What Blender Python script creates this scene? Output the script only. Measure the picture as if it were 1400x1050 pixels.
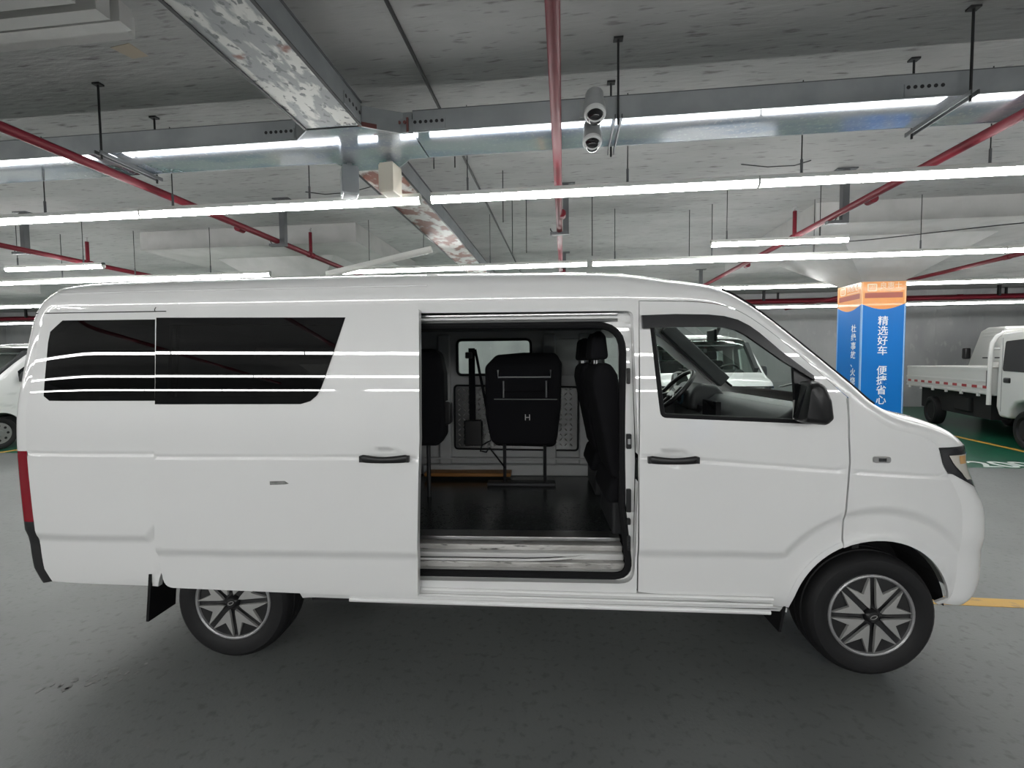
import bpy, bmesh, math, random
from mathutils import Vector, Matrix
from mathutils.geometry import delaunay_2d_cdt

for o in list(bpy.data.objects):
    bpy.data.objects.remove(o, do_unlink=True)
SC = bpy.context.scene
COL = SC.collection
R = math.radians
random.seed(7)

# ------------------------------------------------------------------ camera
CAM_H = 1.4713
yaw, pitch, roll = math.atan(629 / 5490), R(2.76), R(0.53)
fw = Vector((-math.sin(yaw) * math.cos(pitch), math.cos(yaw) * math.cos(pitch), -math.sin(pitch)))
rt = Vector((math.cos(yaw), math.sin(yaw), 0.0))
up = rt.cross(fw)
rt2 = rt * math.cos(roll) - up * math.sin(roll)
up2 = rt * math.sin(roll) + up * math.cos(roll)
cam_d = bpy.data.cameras.new('camera')
cam_d.sensor_width = 36.0
cam_d.lens = 629.0 / 1400.0 * 36.0
cam_d.clip_start = 0.05
cam = bpy.data.objects.new('camera', cam_d)
cam.matrix_world = Matrix(((rt2.x, up2.x, -fw.x, 0), (rt2.y, up2.y, -fw.y, 0), (rt2.z, up2.z, -fw.z, CAM_H), (0, 0, 0, 1)))
COL.objects.link(cam)
SC.camera = cam

# ------------------------------------------------------------------ world, exposure
wd = bpy.data.worlds.new('world')
wd.use_nodes = True
wd.node_tree.nodes['Background'].inputs[0].default_value = (0.5, 0.52, 0.55, 1)
wd.node_tree.nodes['Background'].inputs[1].default_value = 0.03
SC.world = wd
SC.view_settings.view_transform = 'Standard'
SC.view_settings.look = 'None'
SC.view_settings.gamma = 1.0
SC.view_settings.use_curve_mapping = False
SC.view_settings.exposure = 0.0
TUBE_POWER = 30.0          # radiance of the lit tube diffusers
AISLE_POWER = 49.0         # stronger tubes on the far side of the driving aisle

# ------------------------------------------------------------------ materials
MATS = {}
def mat(name, col, rough=0.5, metal=0.0, coat=0.0, spec=0.5, noise=None, bump=None, emit=None, coat_rough=0.03):
    """noise=(scale, dark colour, low, high, stretch xyz); bump=(scale, strength, distance, stretch)"""
    m = bpy.data.materials.new(name)
    m.use_nodes = True
    nt = m.node_tree
    b = nt.nodes['Principled BSDF']
    b.inputs['Base Color'].default_value = (*col, 1)
    b.inputs['Roughness'].default_value = rough
    b.inputs['Metallic'].default_value = metal
    b.inputs['Coat Weight'].default_value = coat
    b.inputs['Coat Roughness'].default_value = coat_rough
    b.inputs['Specular IOR Level'].default_value = spec
    if emit:
        b.inputs['Emission Color'].default_value = (*emit[0], 1)
        b.inputs['Emission Strength'].default_value = emit[1]
    if noise or bump:
        tc = nt.nodes.new('ShaderNodeTexCoord')
    def ntex(scale, stretch, detail=6):
        mp = nt.nodes.new('ShaderNodeMapping')
        mp.inputs['Scale'].default_value = stretch
        nt.links.new(tc.outputs['Object'], mp.inputs['Vector'])
        n = nt.nodes.new('ShaderNodeTexNoise')
        n.inputs['Scale'].default_value = scale
        n.inputs['Detail'].default_value = detail
        nt.links.new(mp.outputs['Vector'], n.inputs['Vector'])
        return n
    if noise:
        layers = noise if isinstance(noise, list) else [noise]
        prev = None
        for (sc, c2, lo, hi, st) in layers:
            n = ntex(sc, st)
            cr = nt.nodes.new('ShaderNodeMapRange')
            cr.inputs['From Min'].default_value = lo
            cr.inputs['From Max'].default_value = hi
            nt.links.new(n.outputs['Fac'], cr.inputs['Value'])
            mx = nt.nodes.new('ShaderNodeMix')
            mx.data_type = 'RGBA'
            nt.links.new(cr.outputs['Result'], mx.inputs['Factor'])
            if prev is None:
                mx.inputs['A'].default_value = (*col, 1)
            else:
                nt.links.new(prev, mx.inputs['A'])
            mx.inputs['B'].default_value = (*c2, 1)
            prev = mx.outputs['Result']
        nt.links.new(prev, b.inputs['Base Color'])
    if bump:
        n = ntex(bump[0], bump[3] if len(bump) > 3 else (1, 1, 1))
        bp = nt.nodes.new('ShaderNodeBump')
        bp.inputs['Strength'].default_value = bump[1]
        bp.inputs['Distance'].default_value = bump[2]
        nt.links.new(n.outputs['Fac'], bp.inputs['Height'])
        nt.links.new(bp.outputs['Normal'], b.inputs['Normal'])
    MATS[name] = m
    return m

def glass(name, tint, ior=1.45):
    m = bpy.data.materials.new(name)
    m.use_nodes = True
    nt = m.node_tree
    nt.nodes.clear()
    out = nt.nodes.new('ShaderNodeOutputMaterial')
    mx = nt.nodes.new('ShaderNodeMixShader')
    fr = nt.nodes.new('ShaderNodeFresnel')
    ge = nt.nodes.new('ShaderNodeNewGeometry')
    mr = nt.nodes.new('ShaderNodeMapRange')      # a thin sheet reflects alike from both faces
    mr.inputs['To Min'].default_value = ior
    mr.inputs['To Max'].default_value = 1.0 / ior
    nt.links.new(ge.outputs['Backfacing'], mr.inputs['Value'])
    nt.links.new(mr.outputs['Result'], fr.inputs['IOR'])
    tr = nt.nodes.new('ShaderNodeBsdfTransparent')
    tr.inputs['Color'].default_value = (*tint, 1)
    gl = nt.nodes.new('ShaderNodeBsdfGlossy')
    gl.inputs['Roughness'].default_value = 0.0
    nt.links.new(fr.outputs[0], mx.inputs[0])
    nt.links.new(tr.outputs[0], mx.inputs[1])
    nt.links.new(gl.outputs[0], mx.inputs[2])
    nt.links.new(mx.outputs[0], out.inputs[0])
    MATS[name] = m
    return m

mat('paint_white', (0.835, 0.84, 0.835), 0.35, coat=1.0, coat_rough=0.015)
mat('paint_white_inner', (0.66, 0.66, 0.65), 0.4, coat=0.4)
mat('sill_dirt', (0.62, 0.61, 0.59), 0.35, 0.2, noise=[(5, (0.42, 0.41, 0.39), 0.42, 0.6, (1, 4, 4)), (22, (0.07, 0.065, 0.06), 0.58, 0.70, (0.6, 3, 3))])
mat('black_plastic', (0.012, 0.012, 0.013), 0.38)
mat('black_gloss', (0.006, 0.006, 0.008), 0.12, coat=0.6)
mat('visor_plastic', (0.004, 0.005, 0.007), 0.22, spec=0.25)
mat('rubber', (0.006, 0.006, 0.007), 0.7, spec=0.25)
mat('tyre_rubber', (0.010, 0.010, 0.011), 0.62, spec=0.35, bump=(60, 0.25, 0.004))
mat('underbody', (0.010, 0.010, 0.011), 0.85)
mat('cap_silver', (0.40, 0.40, 0.39), 0.35, 0.3)
mat('cap_ring', (0.34, 0.34, 0.345), 0.35, 0.4)
mat('cap_black', (0.008, 0.008, 0.009), 0.3, coat=0.5)
mat('steel_rim', (0.30, 0.30, 0.30), 0.45, 0.6)
mat('chrome', (0.75, 0.75, 0.76), 0.12, 1.0)
mat('lamp_red', (0.24, 0.0, 0.010), 0.15, spec=0.35)
mat('lamp_clear', (0.72, 0.69, 0.62), 0.15, 0.25, coat=0.8)
mat('lamp_amber', (0.72, 0.42, 0.17), 0.2, 0.2, coat=0.8)
mat('lamp_dark', (0.02, 0.02, 0.024), 0.14, 0.2, coat=0.9)
mat('fabric_black', (0.010, 0.010, 0.012), 0.92, spec=0.2, bump=(180, 0.25, 0.002))
mat('trim_grey', (0.42, 0.43, 0.43), 0.55)
mat('trim_dark', (0.022, 0.023, 0.025), 0.6, bump=(140, 0.2, 0.002))
mat('headliner', (0.16, 0.17, 0.175), 0.9)
mat('dash_grey', (0.035, 0.038, 0.040), 0.55, bump=(160, 0.2, 0.002))
mat('van_floor', (0.030, 0.034, 0.034), 0.17, bump=(95, 0.40, 0.0025))
mat('tread_plate', (0.22, 0.22, 0.22), 0.30, 0.9)
mat('tread_stud', (0.80, 0.80, 0.79), 0.28, 0.8)
mat('bare_metal', (0.55, 0.55, 0.55), 0.3, 1.0)
mat('dark_steel', (0.03, 0.03, 0.033), 0.45, 0.5)
mat('strip_orange', (0.30, 0.13, 0.03), 0.5)
mat('badge_grey', (0.42, 0.42, 0.42), 0.3, 0.8)
mat('screen_blue', (0.05, 0.09, 0.11), 0.1)
glass('glass_privacy', (0.010, 0.014, 0.022), 1.5)
glass('glass_clear', (0.80, 0.88, 0.84), 1.45)
mat('mirror_glass', (0.8, 0.8, 0.82), 0.02, 1.0)

mat('concrete_ceiling', (0.40, 0.405, 0.40), 0.85, noise=[(2.2, (0.34, 0.345, 0.34), 0.42, 0.72, (0.6, 2.2, 1)), (7, (0.19, 0.185, 0.18), 0.585, 0.70, (0.8, 4.2, 1)), (1.1, (0.46, 0.46, 0.455), 0.50, 0.75, (1, 1, 1))], bump=(9, 0.35, 0.02, (0.7, 3.5, 1)))
mat('concrete_smooth', (0.47, 0.47, 0.46), 0.8, noise=[(3, (0.40, 0.40, 0.39), 0.45, 0.7, (1, 1, 1))], bump=(14, 0.15, 0.01))
mat('concrete_wall', (0.40, 0.405, 0.405), 0.8, noise=[(0.9, (0.32, 0.325, 0.33), 0.40, 0.62, (1, 1, 0.6)), (5, (0.47, 0.47, 0.465), 0.58, 0.75, (1, 1, 0.5))])
mat('floor_grey', (0.162, 0.172, 0.168), 0.42, spec=0.45, noise=[(1.4, (0.138, 0.147, 0.143), 0.42, 0.68, (1, 1, 1)), (26, (0.106, 0.112, 0.109), 0.55, 0.72, (1, 1, 1)), (7, (0.165, 0.170, 0.163), 0.64, 0.75, (0.6, 1.6, 1))], bump=(70, 0.22, 0.004))
mat('floor_green', (0.012, 0.115, 0.062), 0.30, spec=0.5, noise=(3.0, (0.010, 0.085, 0.05), 0.42, 0.7, (1, 1, 1)), bump=(34, 0.12, 0.008))
mat('paint_yellow', (0.62, 0.36, 0.055), 0.5, noise=(16, (0.42, 0.26, 0.07), 0.55, 0.7, (1, 1, 1)))
mat('paint_marking', (0.62, 0.68, 0.64), 0.5)
mat('scuff', (0.27, 0.27, 0.26), 0.6, noise=(30, (0.16, 0.165, 0.16), 0.36, 0.56, (1, 1, 1)))
mat('tape_beige', (0.44, 0.38, 0.29), 0.7)
mat('galvanized', (0.34, 0.36, 0.37), 0.42, 0.55, noise=(4, (0.27, 0.29, 0.30), 0.4, 0.65, (1, 1, 1)))
mat('galvanized_bright', (0.44, 0.47, 0.50), 0.075, 0.62, noise=[(3.2, (0.30, 0.36, 0.44), 0.45, 0.62, (0.5, 2, 1)), (40, (0.56, 0.58, 0.60), 0.55, 0.7, (1, 1, 1))], bump=(60, 0.06, 0.0008))
mat('tray_peeling', (0.62, 0.62, 0.60), 0.5, 0.25, noise=[(7, (0.30, 0.31, 0.32), 0.47, 0.53, (1.6, 0.6, 1)), (26, (0.17, 0.18, 0.185), 0.57, 0.62, (1, 0.7, 1)), (3, (0.24, 0.12, 0.10), 0.68, 0.72, (1, 1, 1))], bump=(12, 0.3, 0.008))
mat('tray_rust', (0.55, 0.54, 0.52), 0.5, 0.25, noise=[(4.5, (0.19, 0.075, 0.055), 0.46, 0.54, (1.4, 0.9, 1)), (11, (0.28, 0.27, 0.26), 0.60, 0.68, (1, 1, 1))])
mat('rust_paint', (0.15, 0.05, 0.045), 0.6)
mat('pipe_red', (0.150, 0.012, 0.022), 0.50, spec=0.22)
mat('hanger_steel', (0.11, 0.115, 0.12), 0.5, 0.5)
mat('rod_black', (0.02, 0.021, 0.022), 0.5, 0.4)
mat('fixture_white', (0.62, 0.63, 0.60), 0.4)
mat('fixture_cream', (0.62, 0.58, 0.49), 0.45)
mat('tube_lit', (0.9, 0.9, 0.88), 0.4, emit=((1.0, 1.0, 0.985), TUBE_POWER))
mat('tube_lit_aisle', (0.9, 0.9, 0.88), 0.4, emit=((1.0, 1.0, 0.985), AISLE_POWER))
mat('tube_unlit', (0.60, 0.60, 0.57), 0.4)
mat('camera_shell', (0.30, 0.315, 0.315), 0.4)
mat('camera_trim', (0.78, 0.79, 0.79), 0.25)
mat('camera_dome', (0.008, 0.008, 0.010), 0.06, coat=1.0)
mat('wrap_blue', (0.0, 0.165, 0.54), 0.38, spec=0.3, noise=(1.6, (0.003, 0.16, 0.52), 0.4, 0.7, (1, 1, 1)))
mat('wrap_orange', (0.80, 0.30, 0.055), 0.30, coat=0.2)
mat('wrap_rust', (0.36, 0.055, 0.022), 0.35, coat=0.2)
mat('wrap_edge', (0.30, 0.50, 0.72), 0.35)
mat('wrap_edge_orange', (0.86, 0.50, 0.22), 0.35)
mat('wrap_white', (0.82, 0.86, 0.88), 0.4)
mat('wrap_cream', (0.86, 0.68, 0.46), 0.4)
mat('truck_white', (0.70, 0.70, 0.68), 0.35, coat=0.5)
mat('tape_red', (0.42, 0.015, 0.02), 0.3, coat=0.4)
mat('tape_white', (0.75, 0.74, 0.72), 0.3)

# ------------------------------------------------------------------ helpers
def link(name, me, m=None, parent=None):
    o = bpy.data.objects.new(name, me)
    COL.objects.link(o)
    if m is not None and me is not None:
        me.materials.append(MATS[m] if isinstance(m, str) else m)
    if parent is not None:
        o.parent = parent
    return o

def empty(name, loc=(0, 0, 0), rz=0.0, parent=None):
    o = bpy.data.objects.new(name, None)
    o.empty_display_size = 0.1
    COL.objects.link(o)
    o.location = loc
    o.rotation_euler = (0, 0, rz)
    if parent is not None:
        o.parent = parent
    return o

def tag(o, label=None, cat=None, group=None, kind=None):
    if label: o['label'] = label
    if cat: o['category'] = cat
    if group: o['group'] = group
    if kind: o['kind'] = kind
    return o

class MB:
    """collects shapes for one mesh"""
    def __init__(s):
        s.v, s.f = [], []
    def add(s, vs, fs):
        k = len(s.v)
        s.v += [tuple(v) for v in vs]
        s.f += [tuple(i + k for i in f) for f in fs]
        return s
    def box(s, x0, x1, y0, y1, z0, z1):
        return s.add([(x0, y0, z0), (x1, y0, z0), (x1, y1, z0), (x0, y1, z0), (x0, y0, z1), (x1, y0, z1), (x1, y1, z1), (x0, y1, z1)],
                     [(3, 2, 1, 0), (4, 5, 6, 7), (0, 1, 5, 4), (1, 2, 6, 5), (2, 3, 7, 6), (3, 0, 4, 7)])
    def obox(s, c, ax, ay, az):
        """oriented box: centre and three half vectors"""
        c, ax, ay, az = Vector(c), Vector(ax), Vector(ay), Vector(az)
        vs = [c + ax * i + ay * j + az * k for k in (-1, 1) for (i, j) in ((-1, -1), (1, -1), (1, 1), (-1, 1))]
        return s.add(vs, [(3, 2, 1, 0), (4, 5, 6, 7), (0, 1, 5, 4), (1, 2, 6, 5), (2, 3, 7, 6), (3, 0, 4, 7)])
    def prism(s, poly, axis, a, b):
        """poly of 2D points extruded along axis ('x','y','z') from a to b"""
        def P(p, t):
            return {'x': (t, p[0], p[1]), 'y': (p[0], t, p[1]), 'z': (p[0], p[1], t)}[axis]
        n = len(poly)
        vs = [P(p, a) for p in poly] + [P(p, b) for p in poly]
        fs = [tuple(range(n)), tuple(range(2 * n - 1, n - 1, -1))]
        fs += [(i, i + n, (i + 1) % n + n, (i + 1) % n) for i in range(n)]
        return s.add(vs, fs)
    def tube(s, pts, r, n=10, closed=False, cap=True):
        pts = [Vector(p) for p in pts]
        m = len(pts)
        rs = r if isinstance(r, (list, tuple)) else [r] * m
        d0 = (pts[1] - pts[0]).normalized()
        u = d0.orthogonal().normalized()
        vs = []
        for i, p in enumerate(pts):
            if closed:
                d = (pts[(i + 1) % m] - pts[i - 1]).normalized()
            else:
                d = (pts[min(i + 1, m - 1)] - pts[max(i - 1, 0)]).normalized()
            u = (u - d * u.dot(d)).normalized()
            w = d.cross(u)
            for k in range(n):
                a = 2 * math.pi * k / n
                vs.append(p + (u * math.cos(a) + w * math.sin(a)) * rs[i])
        fs = []
        for i in range(m if closed else m - 1):
            j = (i + 1) % m
            for k in range(n):
                fs.append((i * n + k, i * n + (k + 1) % n, j * n + (k + 1) % n, j * n + k))
        if cap and not closed:
            fs.append(tuple(range(n - 1, -1, -1)))
            fs.append(tuple((m - 1) * n + k for k in range(n)))
        return s.add(vs, fs)
    def lathe(s, prof, centre, axis='y', n=40, a0=0.0, a1=2 * math.pi):
        """prof: (radius, position along axis)"""
        full = abs(a1 - a0 - 2 * math.pi) < 1e-6
        m = n if full else n + 1
        cx, cy, cz = centre
        vs = []
        for (r, t) in prof:
            for k in range(m):
                a = a0 + (a1 - a0) * k / n
                c, q = r * math.cos(a), r * math.sin(a)
                vs.append({'y': (cx + c, cy + t, cz + q), 'z': (cx + c, cy + q, cz + t), 'x': (cx + t, cy + c, cz + q)}[axis])
        fs = []
        for i in range(len(prof) - 1):
            for k in range(n):
                k2 = (k + 1) % m
                fs.append((i * m + k, i * m + k2, (i + 1) * m + k2, (i + 1) * m + k))
        return s.add(vs, fs)
    def build(s, name, m, parent=None, smooth=False, bevel=0.0, seg=2, angle=35, fix=True):
        me = bpy.data.meshes.new(name)
        me.from_pydata(s.v, [], s.f)
        if fix:
            bm = bmesh.new()
            bm.from_mesh(me)
            bmesh.ops.recalc_face_normals(bm, faces=bm.faces)
            bm.to_mesh(me)
            bm.free()
        if smooth:
            for p in me.polygons:
                p.use_smooth = True
            if smooth != 'all':
                me.set_sharp_from_angle(angle=R(angle))
        o = link(name, me, m, parent)
        if bevel > 0:
            b = o.modifiers.new('bevel', 'BEVEL')
            b.width = bevel
            b.segments = seg
            b.limit_method = 'ANGLE'
            b.angle_limit = R(40)
            for p in me.polygons:
                p.use_smooth = True
            w = o.modifiers.new('wn', 'WEIGHTED_NORMAL')
            w.keep_sharp = True
        return o

def copy_tree(o, parent=None):
    c = o.copy()
    COL.objects.link(c)
    if parent is not None:
        c.parent = parent
    for ch in o.children:
        copy_tree(ch, c)
    return c

def inside(p, poly):
    x, y = p
    r = False
    n = len(poly)
    for i in range(n):
        x1, y1 = poly[i]
        x2, y2 = poly[(i + 1) % n]
        if (y1 > y) != (y2 > y) and x < (x2 - x1) * (y - y1) / (y2 - y1) + x1:
            r = not r
    return r

def seg_dist(p, a, b):
    ax, ay = a; bx, by = b; px, py = p
    dx, dy = bx - ax, by - ay
    L = dx * dx + dy * dy
    t = 0 if L == 0 else max(0, min(1, ((px - ax) * dx + (py - ay) * dy) / L))
    return math.hypot(px - ax - t * dx, py - ay - t * dy)

def resample(poly, step):
    out = []
    n = len(poly)
    for i in range(n):
        a, b = poly[i], poly[(i + 1) % n]
        L = math.hypot(b[0] - a[0], b[1] - a[1])
        k = max(1, int(math.ceil(L / step)))
        for j in range(k):
            out.append((a[0] + (b[0] - a[0]) * j / k, a[1] + (b[1] - a[1]) * j / k))
    return out

def round_poly(poly, rad, seg=5):
    """round the corners of a polygon; rad a number or list"""
    out = []
    n = len(poly)
    for i in range(n):
        r = rad[i] if isinstance(rad, (list, tuple)) else rad
        p = Vector(poly[i]); a = Vector(poly[i - 1]); b = Vector(poly[(i + 1) % n])
        if r <= 0:
            out.append(tuple(p)); continue
        da, db = (a - p), (b - p)
        la, lb = da.length, db.length
        da.normalize(); db.normalize()
        ang = math.acos(max(-1, min(1, da.dot(db))))
        d = min(r / math.tan(ang / 2), la * 0.49, lb * 0.49)
        p0, p1 = p + da * d, p + db * d
        for k in range(seg + 1):
            t = k / seg
            q = p0 * (1 - t) ** 2 + p * 2 * t * (1 - t) + p1 * t * t
            out.append((q.x, q.y))
    return out

def text(name, body, m, parent, loc, rot, size, extrude=0.002, align='CENTER', bold=0.0, line=1.0, shear=0.0):
    cu = bpy.data.curves.new(name, 'FONT')
    cu.body = body
    cu.size = size
    cu.extrude = extrude
    cu.offset = bold
    cu.space_line = line
    cu.shear = shear
    cu.align_x = align
    cu.align_y = 'CENTER'
    tmp = bpy.data.objects.new(name, cu)
    COL.objects.link(tmp)
    dg = bpy.context.evaluated_depsgraph_get()
    me = bpy.data.meshes.new_from_object(tmp.evaluated_get(dg))
    bpy.data.objects.remove(tmp)
    me.materials.clear()
    o = link(name, me, m)
    o.location = loc
    o.rotation_euler = rot
    if parent is not None:
        o.parent = parent
    return o
# ================================================================== structure
X0R, X1R, Y0R, Y1R, ZC = -21.0, 16.0, -14.0, 15.2, 3.42

fl = MB().box(X0R, X1R, Y0R, 6.75, -0.1, 0.0).build('floor', 'floor_grey')
tag(fl, 'grey painted concrete floor of the parking hall', 'floor', kind='structure')
fb = MB().box(X0R, X1R, 6.75, Y1R, -0.1, 0.0).build('floor_bay', 'floor_green')
tag(fb, 'dark green painted floor of the parking bays by the wall', 'floor', kind='structure')
MB().box(0.2, 12.0, 2.955, 3.055, 0.0, 0.002).build('painted_line', 'paint_yellow', fl)
for (xa, ya, xb, yb) in ((6.99, 6.76, 7.85, 15.0), (-9.62, 6.76, -9.1, 15.0), (-0.6, 6.76, -0.2, 15.0), (3.35, 6.76, 3.9, 15.0), (-6.3, 6.76, -5.9, 15.0)):
    d = Vector((xb - xa, yb - ya, 0)).normalized() * 1.0
    n = Vector((d.y, -d.x, 0)) * 0.05
    MB().prism([(xa - n.x, ya - n.y), (xa + n.x, ya + n.y), (xb + n.x, yb + n.y), (xb - n.x, yb - n.y)], 'z', 0.0, 0.002).build('painted_line', 'paint_yellow', fb)
text('bay_number', '200', 'paint_marking', fb, (5.98, 6.965, 0.001), (0, 0, 0), 0.52, extrude=0.0008, shear=0.0, bold=0.008)
# worn scuff on the paint near the rear of the van
sc_pts = []
rs = random.Random(3)
mb = MB()
for k in range(20):
    t = rs.random()
    px = -2.34 + 0.30 * t + rs.uniform(-0.05, 0.05)
    py = 1.74 + 0.22 * t + rs.uniform(-0.05, 0.05)
    rr = rs.uniform(0.008, 0.03)
    poly = [(px + rr * rs.uniform(0.5, 1.3) * math.cos(a) * 0.6, py + rr * rs.uniform(0.5, 1.3) * math.sin(a)) for a in [i * 2 * math.pi / 7 for i in range(7)]]
    mb.prism(poly, 'z', 0.0002, 0.0012)
o = mb.build('scuff_mark', 'scuff', fl)
o['kind'] = 'stuff'

ce = MB().box(X0R, X1R, Y0R, Y1R, ZC, ZC + 0.25).build('ceiling', 'concrete_ceiling')
tag(ce, 'rough whitewashed concrete slab ceiling with board marks', 'ceiling', kind='structure')
MB().prism([(-2.76, 2.62), (-2.61, 2.60), (-2.60, 2.72), (-2.72, 2.73)], 'z', ZC - 0.003, ZC).build('tape_patch', 'tape_beige', ce)

for nm, bx, lb in (('wall_back', (X0R, X1R, Y1R, Y1R + 0.2, 0, ZC), 'grey concrete wall behind the parked truck and banner column'),
                   ('wall_front', (X0R, X1R, Y0R - 0.2, Y0R, 0, ZC), 'grey concrete wall across the driving aisle'),
                   ('wall_left', (X0R - 0.2, X0R, Y0R, Y1R, 0, ZC), 'grey concrete end wall beyond the white bay van'),
                   ('wall_right', (X1R, X1R + 0.2, Y0R, Y1R, 0, ZC), 'grey concrete end wall beyond the flatbed truck')):
    tag(MB().box(*bx).build(nm, 'concrete_wall'), lb, 'wall', kind='structure')
# patched panels on the back wall
for (xa, xb, za, zb) in ((11.05, 12.0, 1.2, 3.0), (12.35, 13.2, 1.2, 3.0), (6.3, 6.9, 1.0, 2.6)):
    MB().box(xa, xb, Y1R - 0.004, Y1R, za, zb).build('plaster_patch', 'concrete_smooth' if xa > 13 else 'concrete_wall', bpy.data.objects['wall_back'])
# low beam along the back wall
bk = MB().box(X0R, X1R, 14.55, Y1R, 3.02, ZC).build('trim_1', 'concrete_wall')
tag(bk, 'grey concrete downstand beam along the foot of the ceiling by the back wall', 'beam', kind='structure')

def column(x, y, label, w=0.60, top=2.64, dp=1.66):
    r = empty('column', (x, y, 0))
    tag(r, label, 'column', 'flat-slab columns', 'structure')
    h = w / 2
    MB().box(-h, h, -h, h, 0, top).build('shaft', 'concrete_smooth', r, bevel=0.012)
    c = 0.98
    z1 = 3.16
    vs = [(-h, -h, top), (h, -h, top), (h, h, top), (-h, h, top), (-c, -c, z1), (c, -c, z1), (c, c, z1), (-c, c, z1)]
    MB().add(vs, [(3, 2, 1, 0), (4, 5, 6, 7), (0, 1, 5, 4), (1, 2, 6, 5), (2, 3, 7, 6), (3, 0, 4, 7)]).build('capital', 'concrete_smooth', r)
    MB().box(-dp, dp, -dp, dp, z1, ZC).build('drop_panel', 'concrete_smooth', r)
    return r
column(4.79, 7.90, 'concrete column wrapped in the blue banner, with flared capital')
column(-4.53, 7.85, 'concrete column behind the white van, only its flared capital showing')
column(-13.8, 7.85, 'concrete column far behind the van parked in the bay')
column(14.0, 7.9, 'concrete column beyond the flatbed truck')
column(4.79, -8.2, 'concrete column across the aisle carrying an orange-topped wrap')
column(-4.53, -8.2, 'plain concrete column across the aisle from the van')

# stepped concrete corbel top left
st = empty('ceiling_corbel', (0, 0, 0))
tag(st, 'stepped concrete corbel hanging from the ceiling above the tail of the van', 'corbel', kind='structure')
MB().prism([(-9.0, 0.6), (-2.20, 0.6), (-2.30, 2.0), (-2.40, 2.43), (-9.0, 2.43)], 'z', 3.31, ZC).build('step', 'concrete_smooth', st)
for (yf, z0) in ((2.235, 3.205), (2.115, 3.175), (1.95, 3.13), (1.80, 3.13), (1.65, 3.13)):
    MB().box(-9.0, -2.22, yf - 0.07, yf, z0, 3.31).build('rib', 'concrete_smooth', st)
# ================================================================== tube lights
ORD = ['first', 'second', 'third', 'fourth', 'fifth', 'sixth', 'seventh', 'eighth', 'ninth', 'tenth', 'eleventh', 'twelfth', 'thirteenth', 'fourteenth', 'fifteenth', 'sixteenth', 'seventeenth', 'eighteenth']
def batten_meshes(L, lit=True):
    """a slim trunking with a half round diffuser below; length along x, bottom at z=0"""
    hs = MB().prism([(-0.026, 0.045), (0.026, 0.045), (0.021, 0.078), (-0.021, 0.078)], 'x', 0, L)
    prof = [(0.030 * math.cos(a), 0.030 + 0.030 * math.sin(a)) for a in [R(150) + R(240) * k / 14 for k in range(15)]]
    df = MB().prism(prof, 'x', 0.006, L - 0.006)
    return hs, df
_bat = {}
def batten(x, y, z, L, label, group, lit=True, rods=True, rz=0.0, tilt=0.0, name='tube_light', lamp='tube_lit', fxs=(0.12, 0.62)):
    key = (round(L, 3), lit, lamp)
    r = empty(name, (x, y, z), rz)
    r.rotation_euler = (0, tilt, rz)
    tag(r, label, 'ceiling light', group)
    if key not in _bat:
        hs, df = batten_meshes(L, lit)
        h = hs.build('housing', 'fixture_white', r)
        d = df.build('diffuser', lamp if lit else 'tube_unlit', r, smooth=True, angle=50)
        e = [MB().prism([(-0.012, -0.001), (0.012, -0.001), (0.031, 0.02), (0.031, 0.042), (0.021, 0.078), (-0.021, 0.078), (-0.031, 0.042), (-0.031, 0.02)], 'x', a, a + 0.006).build('end_cap', 'fixture_white', r) for a in (0, L - 0.006)]
        _bat[key] = (h, d, e[0], e[1])
    else:
        for src in _bat[key]:
            c = src.copy(); COL.objects.link(c); c.parent = r
    if rods:
        for fx in fxs:
            MB().tube([(L * fx, 0, 0.075), (L * fx, 0, 0.18)], 0.009, 6).build('cable_gland', 'hanger_steel', r)
            MB().tube([(L * fx, 0, 0.10), (L * fx, 0, ZC - z)], 0.004, 6).build('suspension_rod', 'rod_black', r)
    return r

def light_row(y, z, spans, rowname, group, rods=True, lamp='tube_lit'):
    k = 0
    for (xa, xb) in spans:
        n = max(1, round((xb - xa) / 2.4))
        L = (xb - xa) / n
        for i in range(n):
            batten(xa + i * L, y, z, L - 0.004, '%s lit tube light from the left in %s' % (ORD[k], rowname), group, rods=rods, lamp=lamp)
            k += 1
light_row(3.53, 2.70, ((-13.10, -1.10), (-1.02, 8.58)), 'the row over the van', 'tube lights in the row above the van')
light_row(6.11, 2.70, ((-16.1, -4.10), (-3.05, 0.30), (0.36, 12.36)), 'the second row', 'tube lights in the second row')
light_row(8.52, 2.70, ((-18.0, 0.0), (0.03, 14.43)), 'the third row, level with the column', 'tube lights in the third row', rods=False)
light_row(11.8, 2.70, ((-20.4, 13.2),), 'the farthest row', 'tube lights in the last row', rods=False)
light_row(-3.8, 2.70, ((-20.0, 12.4),), 'the nearer row across the aisle', 'tube lights across the aisle', rods=False, lamp='tube_lit_aisle')
light_row(-6.4, 2.70, ((-20.0, 12.4),), 'the middle row across the aisle', 'tube lights across the aisle', rods=False, lamp='tube_lit_aisle')
light_row(-9.0, 2.70, ((-20.0, 12.4),), 'the far row across the aisle', 'tube lights across the aisle', rods=False, lamp='tube_lit_aisle')
batten(1.69, 5.64, 2.78, 1.48, 'short lit tube light hanging alone above the cab of the van', 'single short tube lights', fxs=(0.12, 0.80))
batten(-7.66, 5.60, 2.78, 1.50, 'short lit tube light hanging alone above the tail of the van', 'single short tube lights', fxs=(0.12, 0.80))
u = batten(-2.99, 5.60, 2.56, 1.40, 'unlit tube light hanging askew from one end above the van', 'single short tube lights', lit=False, rods=False, tilt=-R(11.0))
MB().tube([(1.30, 0, 0.07), (1.30 + 0.12, 0, 0.60)], 0.004, 6).build('suspension_rod', 'rod_black', u)

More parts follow.
